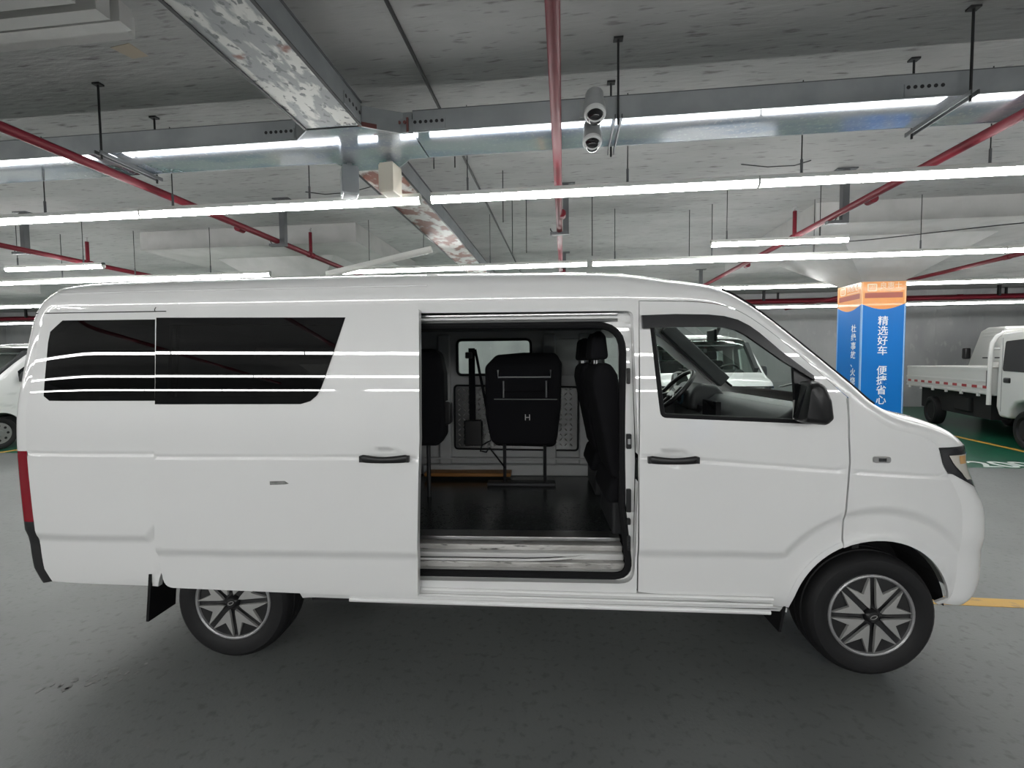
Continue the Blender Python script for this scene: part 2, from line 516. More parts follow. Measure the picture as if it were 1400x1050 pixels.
# ================================================================== cable trays
TZ0, TZ1 = 2.97, 3.095
def tray(name_label, x0, x1, y0, y1, along, bottom, plates=(), lip=0.008):
    """closed tray between the given bounds"""
    r = empty('cable_tray', ((x0 + x1) / 2, (y0 + y1) / 2, TZ0))
    tag(r, name_label, 'cable tray', 'cable trays under the ceiling')
    hx, hy, h = (x1 - x0) / 2, (y1 - y0) / 2, TZ1 - TZ0
    MB().box(-hx, hx, -hy, hy, 0, 0.004).build('bottom_sheet', bottom, r)
    MB().box(-hx, hx, -hy, hy, h - 0.004, h).build('lid', 'galvanized', r)
    if along == 'x':
        for s in (-1, 1):
            MB().box(-hx, hx, s * hy - 0.004, s * hy + 0.004, -0.002, h + 0.006).build('side_wall', 'galvanized', r)
            MB().box(-hx, hx, s * hy - (0.016 if s > 0 else -0.004), s * hy + (0.016 if s > 0 else -0.004) + 0.0, h + 0.006, h + 0.012).build('lid_lip', 'hanger_steel', r) if lip else None
    else:
        for s in (-1, 1):
            MB().box(s * hx - 0.004, s * hx + 0.004, -hy, hy, -0.002, h + 0.006).build('side_wall', 'galvanized', r)
            MB().box(s * hx - 0.009, s * hx + 0.009, -hy, hy, -0.007, -0.002).build('edge_fold', 'dark_steel', r)
            MB().box(s * hx - 0.012, s * hx + 0.012, -hy, hy, h + 0.006, h + 0.016).build('lid_lip', 'hanger_steel', r)
    for (a, s) in plates:
        if along == 'x':
            p = MB().box(a - 0.11, a + 0.11, s * hy - 0.006 + s * 0.004, s * hy + 0.006 + s * 0.004, 0.006, 0.078)
            p = p.build('splice_plate', 'galvanized', r)
            for k in range(6):
                xx = a - 0.09 + k * 0.036
                MB().lathe([(0.0, s * (hy + 0.0115)), (0.011, s * (hy + 0.0115)), (0.011, s * (hy + 0.008))], (xx, 0, 0.058), 'y', 10).build('bolt', 'dark_steel', p)
        else:
            p = MB().box(s * hx - 0.006 + s * 0.004, s * hx + 0.006 + s * 0.004, a - 0.11, a + 0.11, 0.006, 0.078)
            p = p.build('splice_plate', 'galvanized', r)
            for k in range(5):
                yy = a - 0.09 + k * 0.045
                MB().lathe([(0.0, s * (hx + 0.0115)), (0.011, s * (hx + 0.0115)), (0.011, s * (hx + 0.008))], (0, yy, 0.058), 'x', 10).build('bolt', 'dark_steel', p)
    return r
tray('galvanized cable tray crossing behind the red pipe above the tail of the van', -20.0, -1.785, 2.98, 3.35, 'x', 'galvanized_bright', plates=((8.99, -1),))
tray('galvanized cable tray carrying the dome cameras above the cab of the van', -0.975, 15.0, 2.98, 3.35, 'x', 'galvanized_bright', plates=((-7.88, -1), (-4.95, -1)))
tray('cable tray with peeling white paint running toward the camera overhead', -1.64, -1.27, -9.0, 2.845, 'y', 'tray_peeling', plates=((5.8, 1),))
tray('rust-stained cable tray running away toward the back wall', -1.62, -1.27, 3.505, 9.6, 'y', 'tray_rust')
jx = empty('tray_junction', (-1.40, 3.16, TZ0))
tag(jx, 'galvanized crossing piece where the cable trays meet', 'cable tray')
cr = [(-0.38, -0.18), (-0.24, -0.30), (0.13, -0.30), (0.20, -0.26), (0.36, -0.18), (0.42, -0.18), (0.42, 0.19), (0.28, 0.19), (0.13, 0.34), (-0.22, 0.34), (-0.30, 0.19), (-0.38, 0.19)]
MB().prism(cr, 'z', -0.004, 0.0).build('bottom_sheet', 'galvanized_bright', jx)
MB().prism(cr, 'z', 0.121, 0.126).build('lid', 'galvanized', jx)
for i in (0, 1, 2, 3, 4, 6, 7, 8, 9, 10):
    a, b = Vector((*cr[i], 0)), Vector((*cr[i + 1], 0))
    if i in (1, 8): continue
    d = (b - a); n = Vector((d.y, -d.x, 0)).normalized() * 0.004
    MB().obox((a + b) / 2 + Vector((0, 0, 0.0605)), d / 2, n, (0, 0, 0.066)).build('side_wall', 'galvanized', jx)
MB().box(0.17, 0.40, -0.192, -0.184, -0.004, 0.085).build('splice_plate', 'galvanized', jx)
MB().box(0.385, 0.40, -0.195, -0.192, -0.004, 0.09).build('rust_edge', 'rust_paint', jx)
MB().box(0.165, 0.185, -0.197, -0.192, -0.006, 0.06).build('rust_edge', 'rust_paint', jx)
for k in range(6):
    MB().lathe([(0.0, -0.1975), (0.011, -0.1975), (0.011, -0.192)], (0.195 + k * 0.036, 0, 0.060), 'y', 10).build('bolt', 'rust_paint', jx)
MB().obox((0.16, -0.285, 0.01), (0.05, 0.028, 0), (0.003, -0.004, 0), (0, 0, 0.014)).build('rust_edge', 'rust_paint', jx)

def trapeze(x, label, yf=2.935, yb=3.375):
    r = empty('trapeze_hanger', (x, yf, ZC))
    tag(r, label, 'hanger', 'trapeze hangers under the cable tray')
    z = TZ0 - ZC - 0.012
    for yy in (0, yb - yf):
        MB().tube([(0, yy, 0.0), (0, yy, z - 0.05)], 0.007, 8).build('threaded_rod', 'rod_black', r)
        MB().box(-0.028, 0.028, yy - 0.02, yy + 0.02, -0.012, 0.0).build('ceiling_plate', 'rod_black', r)
    for dx in (-0.02, 0.02):
        MB().box(dx - 0.004, dx + 0.004, -0.03, yb - yf + 0.03, z - 0.025, z).build('cross_bar', 'hanger_steel', r)
trapeze(-3.20, 'trapeze hanger with two rods holding the tray above the van tail')
trapeze(0.33, 'trapeze hanger beside the dome cameras')
trapeze(2.27, 'trapeze hanger holding the tray above the front of the van')
trapeze(-5.9, 'trapeze hanger out past the rear of the van')
trapeze(5.7, 'trapeze hanger out past the nose of the van')

# conduit on the ceiling
cd = MB().tube([(-0.945, -6, ZC - 0.0125), (-0.94, 3.0, ZC - 0.0125), (-0.935, 14.4, ZC - 0.0125)], 0.012, 8).build('conduit', 'rod_black', None, smooth=True)
tag(cd, 'thin dark conduit running straight along the ceiling', 'conduit')

# ================================================================== sprinkler pipes
def sprinkler_pipe(x, label, y0=-9.0, y1=14.3, z=2.925, r=0.032, heads=(), dx=0.0):
    e = empty('sprinkler_pipe', (x, 0, z))
    tag(e, label, 'pipe', 'red sprinkler pipes')
    MB().tube([(0, y0, 0), (dx, y1, 0)], r, 14).build('pipe_run', 'pipe_red', e, smooth=True)
    for h in heads:
        xx = dx * (h - y0) / (y1 - y0)
        a = MB().tube([(xx, h, 0), (xx, h, 0.30)], 0.022, 10).build('riser', 'pipe_red', e, smooth=True)
        MB().lathe([(0.0, 0.36), (0.018, 0.356), (0.018, 0.346), (0.006, 0.344), (0.006, 0.322), (0.014, 0.315), (0.014, 0.30)], (xx, h, 0), 'z', 10).build('sprinkler_head', 'bare_metal', a)
        for s in (-1, 1):
            MB().tube([(xx, h + s * 0.045 - 0.012, 0), (xx, h + s * 0.045 + 0.012, 0)], 0.040, 14).build('collar', 'pipe_red', e)
    for y in (1.75, 4.6, 7.5):
        MB().tube([(0, y, 0), (0, y + 0.09, 0)], r + 0.006, 14).build('coupling', 'pipe_red', e)
    return e
sprinkler_pipe(-0.02, 'red sprinkler pipe straight overhead between cable tray and cameras', z=2.92, dx=-0.05)
sprinkler_pipe(-3.45, 'red sprinkler pipe slanting past the tail end of the cable tray', heads=(5.9,), dx=0.12)
sprinkler_pipe(2.80, 'red sprinkler pipe above the nose of the van', heads=(5.9,), dx=-0.12)
sprinkler_pipe(-6.80, 'red sprinkler pipe far behind the tail of the van', heads=(5.9,), dx=0.1, z=2.93)
sprinkler_pipe(6.4, 'red sprinkler pipe beyond the banner column', z=2.925)
xp = empty('fire_main', (0, 14.40, 3.17))
tag(xp, 'thick red fire main running along the back wall', 'pipe')
MB().tube([(-20.8, 0, 0), (15.8, 0, 0)], 0.075, 16).build('pipe_run', 'pipe_red', xp, smooth=True)
for x in range(-19, 16, 3):
    MB().tube([(x, 0, 0), (x + 0.12, 0, 0)], 0.086, 16).build('coupling', 'pipe_red', xp)
    MB().box(x + 1.2, x + 1.25, -0.02, 0.02, 0.0, 0.25).build('hanger_strap', 'rod_black', xp)
xq = empty('fire_main', (0, 13.9, 3.10))
tag(xq, 'second red pipe just in front of the fire main', 'pipe')
MB().tube([(-20.8, 0, 0), (15.8, 0, 0)], 0.04, 14).build('pipe_run', 'pipe_red', xq, smooth=True)
for x in range(-19, 16, 3):
    MB().box(x + 0.6, x + 0.66, -0.03, 0.03, 0.03, 0.32).build('hanger_strap', 'rod_black', xq)

def pipe_post(x, y, zb, label):
    r = empty('pipe_hanger', (x, y, ZC))
    tag(r, label, 'hanger', 'steel posts under the sprinkler pipes')
    h = zb - ZC
    MB().box(-0.10, 0.10, -0.05, 0.05, -0.012, 0.0).build('ceiling_plate', 'hanger_steel', r)
    MB().box(-0.032, 0.032, -0.03, 0.03, h, -0.01).build('post', 'hanger_steel', r)
    MB().box(-0.17, 0.032, -0.03, 0.03, h - 0.03, h).build('foot_bar', 'hanger_steel', r)
    MB().tube([(-0.12 + 0.05 * math.cos(a), 0, h + 0.045 + 0.05 * math.sin(a)) for a in [math.pi + k * math.pi / 8 for k in range(9)]], 0.006, 6).build('u_bolt', 'rod_black', r)
pipe_post(-6.82, 5.2, 2.93, 'steel hanger post on the sprinkler pipe far behind the van')
pipe_post(-3.31, 5.2, 2.90, 'steel hanger post beside the upright sprinkler near the hanging unlit tube')
pipe_post(0.02, 5.2, 2.90, 'steel hanger post on the middle sprinkler pipe')
pipe_post(2.88, 5.2, 2.90, 'steel hanger post on the sprinkler pipe above the cab')
pipe_post(2.92, 10.4, 2.90, 'small steel hanger post near the end of the sprinkler pipe over the cab')
pipe_post(0.0, 8.4, 2.92, 'steel hanger post farther back on the middle sprinkler pipe')

# loose cables and thin rods
def rod(x, y, z0, label, hook=0.0):
    mb = MB().tube([(x, y, ZC), (x, y, z0)], 0.005, 6)
    if hook:
        mb.tube([(x, y, ZC - 0.004), (x + hook, y, ZC - 0.004)], 0.004, 6)
    tag(mb.build('ceiling_rod', 'rod_black'), label, 'rod', 'thin rods hanging from the ceiling')
rod(-0.62, 4.75, 2.9, 'thin black rod beside the rusty tray, nearer the van')
rod(-0.85, 3.62, 3.0, 'thin black rod by the cable tray junction')
rod(-1.02, 3.62, 3.0, 'second thin black rod touching the cable tray junction')
rod(0.33, 5.6, 2.72, 'thin rod with a bent top right of the red middle pipe', 0.05)
rod(1.62, 6.3, 2.8, 'thin rod hanging near the short lit tube')
rod(-0.62, 5.6, 2.78, 'thin black rod farther along the rusty tray')
rod(-0.45, 5.6, 2.78, 'bent thin rod farther along the rusty tray', 0.06)
cab = MB().tube([(5.9, 5.98, 3.05), (4.9, 5.96, 2.98), (3.6, 5.94, 2.87), (2.6, 5.92, 2.82)], 0.006, 6).build('loose_cable', 'rod_black', None)
tag(cab, 'thin cable strung across in front of the column capital', 'cable')
cab = MB().tube([(-2.9, 5.0, 3.41), (-2.65, 4.97, 3.36), (-2.35, 4.95, 3.36), (-2.1, 4.95, 3.41)], 0.005, 6).build('loose_cable', 'rod_black', None)
tag(cab, 'thin cable sagging from the ceiling near the hanging boxes', 'cable')
cab = MB().tube([(1.75, 4.9, 3.41), (2.0, 4.9, 3.37), (2.25, 4.9, 3.37), (2.4, 4.9, 3.41)], 0.005, 6).build('loose_cable', 'rod_black', None)
tag(cab, 'thin cable sagging from the ceiling above the cab', 'cable')

# ================================================================== boxes under the tray
def hang_box(x, y, m, rz, label):
    r = empty('hanging_box', (x, y, TZ0 - 0.0045), rz)
    tag(r, label, 'box', 'boxes hanging under the tray')
    MB().box(-0.055, 0.055, -0.075, 0.075, -0.245, -0.03).build('case', m, r, bevel=0.008)
    MB().box(-0.058, 0.058, -0.079, -0.073, -0.235, -0.045).build('cover', m, r, bevel=0.004)
    MB().box(-0.062, -0.050, -0.06, 0.06, -0.225, -0.05).build('side_plate', m, r)
    MB().box(-0.018, 0.018, -0.03, 0.03, -0.04, 0.0).build('bracket', 'galvanized', r)
hang_box(-1.60, 3.37, 'galvanized', R(32), 'grey steel box hanging under the tray, the one nearer the van tail')
hang_box(-1.28, 3.37, 'fixture_cream', R(-6), 'cream box hanging under the tray beside the grey one')

# ================================================================== dome cameras
def dome(x, y, z, tilt, s, label):
    r = empty('dome_camera', (x, y, z))
    r.rotation_euler = (tilt, 0, 0)
    r.scale = (s, s, s)
    tag(r, label, 'camera', 'security cameras on the tray')
    MB().lathe([(0.0, 0.13), (0.052, 0.13), (0.055, 0.12), (0.055, 0.055), (0.060, 0.050), (0.064, 0.0), (0.060, -0.03), (0.050, -0.04), (0, -0.04)], (0, 0, 0), 'z', 28).build('shell', 'camera_shell', r, smooth=True)
    MB().lathe([(0.062, -0.012), (0.066, -0.02), (0.064, -0.036), (0.052, -0.043)], (0, 0, 0), 'z', 28).build('trim_ring', 'camera_trim', r, smooth=True)
    MB().lathe([(0.049, -0.040), (0.048, -0.055), (0.042, -0.072), (0.030, -0.086), (0.015, -0.093), (0.0, -0.095)], (0, 0, 0), 'z', 28).build('dome', 'camera_dome', r, smooth=True)
    MB().tube([(0.047 * math.cos(a), -0.012, -0.042 + 0.056 * math.sin(a)) for a in [math.pi + k * math.pi / 14 for k in range(15)]], 0.005, 6).build('rim_strip', 'camera_trim', r, smooth=True)
    return r
dome(0.185, 2.862, 2.965, R(-22), 1.0, 'upper dome security camera clipped to the side of the tray')
dome(0.175, 2.96, 2.845, R(-22), 0.92, 'lower dome security camera peeping out below the other one')
br = MB().box(0.10, 0.27, 2.962, 2.974, 2.985, 3.09).build('camera_bracket', 'camera_shell')
tag(br, 'grey bracket plate fixing both cameras to the tray side', 'bracket')
# ================================================================== banner wrapped round the column
wr = empty('banner_wrap', (4.79, 7.90, 0))
tag(wr, 'blue banner wrap with orange head and white writing around the column', 'banner')
ww = 0.312
ZT, ZO = 2.63, 2.30           # top, boundary between orange and blue at the corners
def wrap_face(rz, vert, ch, line):
    def T(vs):
        c, s = math.cos(rz), math.sin(rz)
        return [(x * c - y * s, x * s + y * c, z) for x, y, z in vs]
    def sheet(name, poly, y, m, t=0.003):
        mb = MB()
        mb.prism(poly, 'y', y - t, y)
        mb.v = T(mb.v)
        return mb.build(name, m, wr)
    arc = [(-ww + 2 * ww * k / 16, ZO - 0.085 * math.sin(math.pi * k / 16)) for k in range(17)]
    sheet('orange_head', [(-ww, ZT)] + arc + [(ww, ZT)], -0.306, 'wrap_orange')
    sheet('blue_field', [(-ww, 0.02)] + arc + [(ww, 0.02)], -0.306, 'wrap_blue')
    sheet('stripe', [(-0.265, 2.385), (0.265, 2.385), (0.265, 2.465), (-0.265, 2.465)], -0.309, 'wrap_rust', 0.001)
    for sx in (-1, 1):
        sheet('edge_strip', [(sx * ww, 0.02), (sx * ww - sx * 0.022, 0.02), (sx * ww - sx * 0.022, ZO - 0.015), (sx * ww, ZO)], -0.309, 'wrap_edge', 0.001)
        sheet('edge_strip', [(sx * ww, ZO), (sx * ww - sx * 0.022, ZO - 0.015), (sx * ww - sx * 0.022, ZT - 0.005), (sx * ww, ZT - 0.005)], -0.309, 'wrap_edge_orange', 0.001)
    fr = round_poly([(-0.235, 2.485), (-0.095, 2.485), (-0.095, 2.60), (-0.235, 2.60)], 0.02)
    sheet('logo_tile', fr, -0.309, 'wrap_cream', 0.001)
    sheet('logo_tile', round_poly([(-0.21, 2.503), (-0.12, 2.503), (-0.12, 2.582), (-0.21, 2.582)], 0.008), -0.3105, 'wrap_orange', 0.001)
    def tx(body, x, z, size, m, ls=1.0, bold=0.0):
        p = T([(x, -0.3115, z)])[0]
        o = text('lettering', body, m, wr, p, (R(90), 0, rz), size, 0.0008, bold=bold, line=ls)
        return o
    tx('固', -0.165, 2.545, 0.075, 'wrap_cream', bold=0.0)
    tx('良惠士', 0.095, 2.56, 0.105, 'wrap_cream', bold=0.0)
    sheet('underline', [(-0.06, 2.485), (0.24, 2.485), (0.24, 2.491), (-0.06, 2.491)], -0.309, 'wrap_cream', 0.001)
    tx('\n'.join(vert), ch[0], ch[1], ch[2], 'wrap_white', line, 0.0012)
wrap_face(0.0, '精选好车 便捷省心', (0.0, 1.43, 0.150), 1.00)
wrap_face(R(-90), '杜绝事故、火烧、水泡', (0.14, 1.32, 0.128), 1.06)
wrap_face(R(90), '精选好车 便捷省心', (0.0, 1.43, 0.150), 1.00)
wrap_face(R(180), '杜绝事故、火烧、水泡', (0.14, 1.32, 0.128), 1.06)
w2 = copy_tree(wr)
w2.location = (4.79, -8.2, 0)
w2['label'] = 'matching blue and orange banner wrap on the column across the aisle'

# ================================================================== flatbed trucks
def truck(loc, rz, label, hoop=True, tape=True, blank=False):
    """local x forward, y=0 visible right side, bed front at x=0"""
    t = empty('flatbed_truck', loc, rz)
    tag(t, label, 'truck', 'white flatbed trucks in the bays')
    W = 1.62
    BL = 3.5
    z0, z1 = 0.82, 1.29
    MB().box(-BL, 0, 0.05, W - 0.05, z0 - 0.02, z0 + 0.03).build('bed_floor', 'truck_white', t)
    def gate(name, a, b, y):
        g = MB().box(a, b, y - 0.014, y + 0.014, z0, z1).build(name, 'truck_white', t)
        for zz in (z1 - 0.03, z0 + 0.22, z0 + 0.10, z0 + 0.02):
            MB().box(a, b, y - 0.024, y + 0.024, zz - 0.016, zz + 0.02).build('pressed_rib', 'truck_white', g)
        return g
    g = gate('side_gate', -BL, -0.02, 0.0)
    gate('side_gate', -BL, -0.02, W)
    tg = MB().box(-BL - 0.02, -BL + 0.01, 0, W, z0, z1).build('tail_gate', 'truck_white', t)
    fh = MB().box(-0.02, 0.01, 0, W, z0, z1 + 0.10).build('head_board', 'truck_white', t)
    if tape:
        for k in range(10):
            MB().box(-BL + 0.1 + k * 0.36, -BL + 0.28 + k * 0.36, -0.029, -0.024, z0 + 0.10, z0 + 0.15).build('reflective_strip', 'tape_red', g)
            if k < 9:
                MB().box(-BL + 0.28 + k * 0.36, -BL + 0.46 + k * 0.36, -0.029, -0.024, z0 + 0.10, z0 + 0.15).build('reflective_strip', 'tape_white', g)
    for k in range(6):
        MB().box(-0.35 - k * 0.6, -0.29 - k * 0.6, -0.032, 0.0, z0 - 0.05, z0 + 0.04).build('gate_hinge', 'truck_white', g)
    MB().box(-0.035, 0.0, -0.04, 0.0, z0 + 0.14, z1 - 0.05).build('gate_latch', 'black_plastic', g)
    if hoop:
        pts = [(0.03, -0.02, z0 - 0.18), (0.03, -0.02, 1.55), (0.03, 0.0, 1.72), (0.03, 0.06, 1.84), (0.03, 0.16, 1.90), (0.03, 0.3, 1.92), (0.03, W - 0.3, 1.92), (0.03, W - 0.16, 1.90), (0.03, W - 0.06, 1.84), (0.03, W, 1.72), (0.03, W + 0.02, 1.55), (0.03, W + 0.02, z0 - 0.18)]
        MB().tube(pts, 0.034, 10).build('guard_hoop', 'truck_white', t, smooth=True)
        MB().tube([(0.03, 0.0, 1.62), (0.03, W, 1.62)], 0.02, 8).build('hoop_bar', 'truck_white', t, smooth=True)
        MB().tube([(0.03, 0.0, 1.30), (0.03, W, 1.30)], 0.02, 8).build('hoop_bar', 'truck_white', t, smooth=True)
    # chassis
    MB().box(-BL + 0.2, 1.35, 0.42, 0.50, 0.62, 0.80).build('chassis_rail', 'underbody', t)
    MB().box(-BL + 0.2, 1.35, W - 0.50, W - 0.42, 0.62, 0.80).build('chassis_rail', 'underbody', t)
    MB().box(-1.5, -0.9, 0.10, 0.42, 0.42, 0.70).build('fuel_tank', 'underbody', t, bevel=0.03)
    for (x, ys) in ((-2.45, (0.06, W - 0.26)), (0.85, (0.06, W - 0.26))):
        for y in ys:
            w = MB().lathe([(0.0, 0.02), (0.17, 0.02), (0.17, 0.05), (0.2, 0.06), (0.2, 0.14), (0, 0.14)], (x, y, 0.31), 'y', 24).build('wheel', 'underbody', t, smooth=True)  # rim coloured near black so it sinks into the shade under the bed
            MB().lathe([(0.19, 0.03), (0.21, 0.0), (0.27, -0.006), (0.30, 0.015), (0.31, 0.05), (0.31, 0.15), (0.30, 0.185), (0.27, 0.2), (0.2, 0.2)], (x, y, 0.31), 'y', 32).build('tyre', 'tyre_rubber', w, smooth=True)
    MB().box(-BL + 0.35, -0.30, 0.16, 0.40, 0.34, 0.82).build('added_shade_box', 'underbody', t)  # near-black boxes added on both sides to darken the space under the bed
    MB().box(-BL + 0.35, -0.30, W - 0.40, W - 0.16, 0.34, 0.82).build('added_shade_box', 'underbody', t)
    # cab: prism in side view, x from 0.12
    prof = [(0.12, 0.62), (0.13, 1.15), (0.17, 1.80), (0.24, 1.90), (0.85, 1.92), (1.10, 1.86), (1.52, 1.22), (1.62, 1.05), (1.66, 0.62), (1.62, 0.45), (1.22, 0.45), (1.18, 0.60), (1.06, 0.72), (0.86, 0.76), (0.66, 0.72), (0.53, 0.60), (0.48, 0.45), (0.22, 0.45)]
    MB().prism(prof, 'y', 0.03, W - 0.03).build('cab_body', 'truck_white', t, bevel=0.05, seg=3)
    for s, y in ((-1, 0.03), (1, W - 0.03)):
        win = round_poly([(0.30, 1.28), (0.36, 1.74), (0.92, 1.76), (1.28, 1.30), (1.28, 1.22), (0.32, 1.24)], 0.05)
        if not blank:
            MB().prism(win, 'y', y - 0.006, y + 0.006).build('side_window', 'black_gloss', t)
        else:
            for zz in (1.80, 1.73):
                MB().box(0.30, 1.00, y - 0.010, y + 0.010, zz - 0.012, zz + 0.012).build('side_rib', 'truck_white', t, bevel=0.004)
            for xa in (0.30, 0.75):
                MB().box(xa, xa + 0.22, y - 0.004, y + 0.004, 1.26, 1.285).build('vent_slot', 'black_plastic', t)
        dl = MB().box(0.34, 0.52, y - 0.02, y + 0.02, 1.04, 1.13)
        dl.build('door_handle', 'black_plastic', t, bevel=0.02)
        MB().box(0.27, 0.276, y - 0.002, y + 0.002, 0.55, 1.8).build('door_seam', 'black_plastic', t)
        MB().box(1.52, 1.66, y + s * 0.02 - 0.06, y + s * 0.02 + 0.06, 1.25, 1.5).build('wing_mirror', 'black_plastic', t, bevel=0.03)
    ws = [(1.13, 1.83), (1.50, 1.27)]
    n = Vector((0.56, 0, 0.37)).normalized() * 0.012
    MB().add([(ws[0][0] + n.x, 0.16, ws[0][1] + n.z), (ws[0][0] + n.x, W - 0.16, ws[0][1] + n.z), (ws[1][0] + n.x, W - 0.12, ws[1][1] + n.z), (ws[1][0] + n.x, 0.12, ws[1][1] + n.z),
              (ws[0][0], 0.16, ws[0][1]), (ws[0][0], W - 0.16, ws[0][1]), (ws[1][0], W - 0.12, ws[1][1]), (ws[1][0], 0.12, ws[1][1])],
             [(0, 1, 2, 3), (7, 6, 5, 4), (0, 4, 5, 1), (1, 5, 6, 2), (2, 6, 7, 3), (3, 7, 4, 0)]).build('windscreen', 'black_gloss', t)
    MB().box(1.64, 1.68, 0.45, W - 0.45, 0.82, 0.98).build('grille', 'black_plastic', t)
    for y in (0.12, W - 0.42):
        MB().box(1.62, 1.68, y, y + 0.30, 0.78, 0.98).build('headlamp', 'lamp_clear', t, bevel=0.02)
    # pressed rear wall of the cab
    for zz in (1.78, 1.70):
        MB().box(0.125, 0.145, 0.12, W - 0.12, zz - 0.012, zz + 0.012).build('rear_rib', 'truck_white', t, bevel=0.005)
    if not blank:
        MB().box(0.118, 0.132, 0.35, W - 0.35, 1.30, 1.62).build('rear_window', 'black_gloss', t)
    return t
truck((7.42, 8.97, 0), math.atan2(-math.cos(R(16)), -math.sin(R(16))), 'white flatbed truck with red and white reflective strips beside the banner column')
t2 = truck((11.75, 11.1, 0), math.atan2(-math.cos(R(16)), -math.sin(R(16))) + math.pi, 'second white truck showing the ribbed back of its cab', hoop=False, tape=False, blank=True)
t2.scale = (1.15, 1.15, 1.15)
# ================================================================== the van
VW = 1.68                 # width
YC = VW / 2
WB = 3.05
HUB = 0.29

ARC = lambda cx, cz, r, a0, a1, n: [(cx + r * math.cos(R(a0 + (a1 - a0) * k / n)), cz + r * math.sin(R(a0 + (a1 - a0) * k / n))) for k in range(n + 1)]

def pchip(xs, ys):
    n = len(xs)
    h = [xs[i + 1] - xs[i] for i in range(n - 1)]
    d = [(ys[i + 1] - ys[i]) / h[i] for i in range(n - 1)]
    m = [d[0]] + [0 if d[i - 1] * d[i] <= 0 else 2 * d[i - 1] * d[i] / (d[i - 1] + d[i]) for i in range(1, n - 1)] + [d[-1]]
    def f(x):
        if x <= xs[0]: return ys[0] + m[0] * (x - xs[0])
        if x >= xs[-1]: return ys[-1] + m[-1] * (x - xs[-1])
        i = 0
        while x > xs[i + 1]: i += 1
        t = (x - xs[i]) / h[i]
        return ((1 + 2 * t) * (1 - t) ** 2 * ys[i] + t * (1 - t) ** 2 * h[i] * m[i] + t * t * (3 - 2 * t) * ys[i + 1] + t * t * (t - 1) * h[i] * m[i + 1])
    return f
def sstep(a, b, x):
    t = max(0.0, min(1.0, (x - a) / (b - a)))
    return t * t * (3 - 2 * t)

S_base = pchip([0.25, 0.40, 0.60, 0.80, 1.0, 1.10, 1.20, 1.30, 1.45, 1.60, 1.74, 1.90],
               [0.085, 0.022, 0.010, 0.003, 0.0, 0.002, 0.0075, 0.0167, 0.0308, 0.0449, 0.0581, 0.0731])
HANDLES = [(2.132, 1.03, 0.0), (0.835, 1.045, 1.0)]
def S_common(x, z):
    y = S_base(z)
    y += 0.0038 * (1 - sstep(0.0, 0.013, abs(z - z_belt(x))))
    return y
def handle_dish(x, z, hx, hz):
    r = math.hypot((x - hx) / 0.075, (z - hz) / 0.042)
    return 0.016 * (1 - sstep(0.55, 1.0, r))
def S(x, z):
    """depth of the body side (0 = widest)"""
    y = S_common(x, z)
    # tucked lower zone with a raised arch line round each wheel
    g = max(z_low(x) - z, 0.525 - math.hypot(x - WB, z - HUB), 0.545 - math.hypot(x - 0.02, z - HUB) if z > HUB else -1)
    y += 0.016 * sstep(-0.002, 0.046, g)
    # small lip at the wheel opening
    for wx in (0.0, WB):
        d = math.hypot(x - wx, z - HUB) - 0.365
        y -= 0.010 * (1 - sstep(0.0, 0.045, abs(d)))
    if x > 2.95:
        y += 0.22 * (x - 2.95) ** 2
    if x < -0.65:
        y += 0.16 * (x + 0.65) ** 2
    y += handle_dish(x, z, 2.132, 1.032)
    return y
def S_door(x, z):
    y = S_common(x, z)
    y += 0.016 * sstep(-0.002, 0.046, 0.605 - z)
    y += handle_dish(x, z, 0.832, 1.052)
    return y

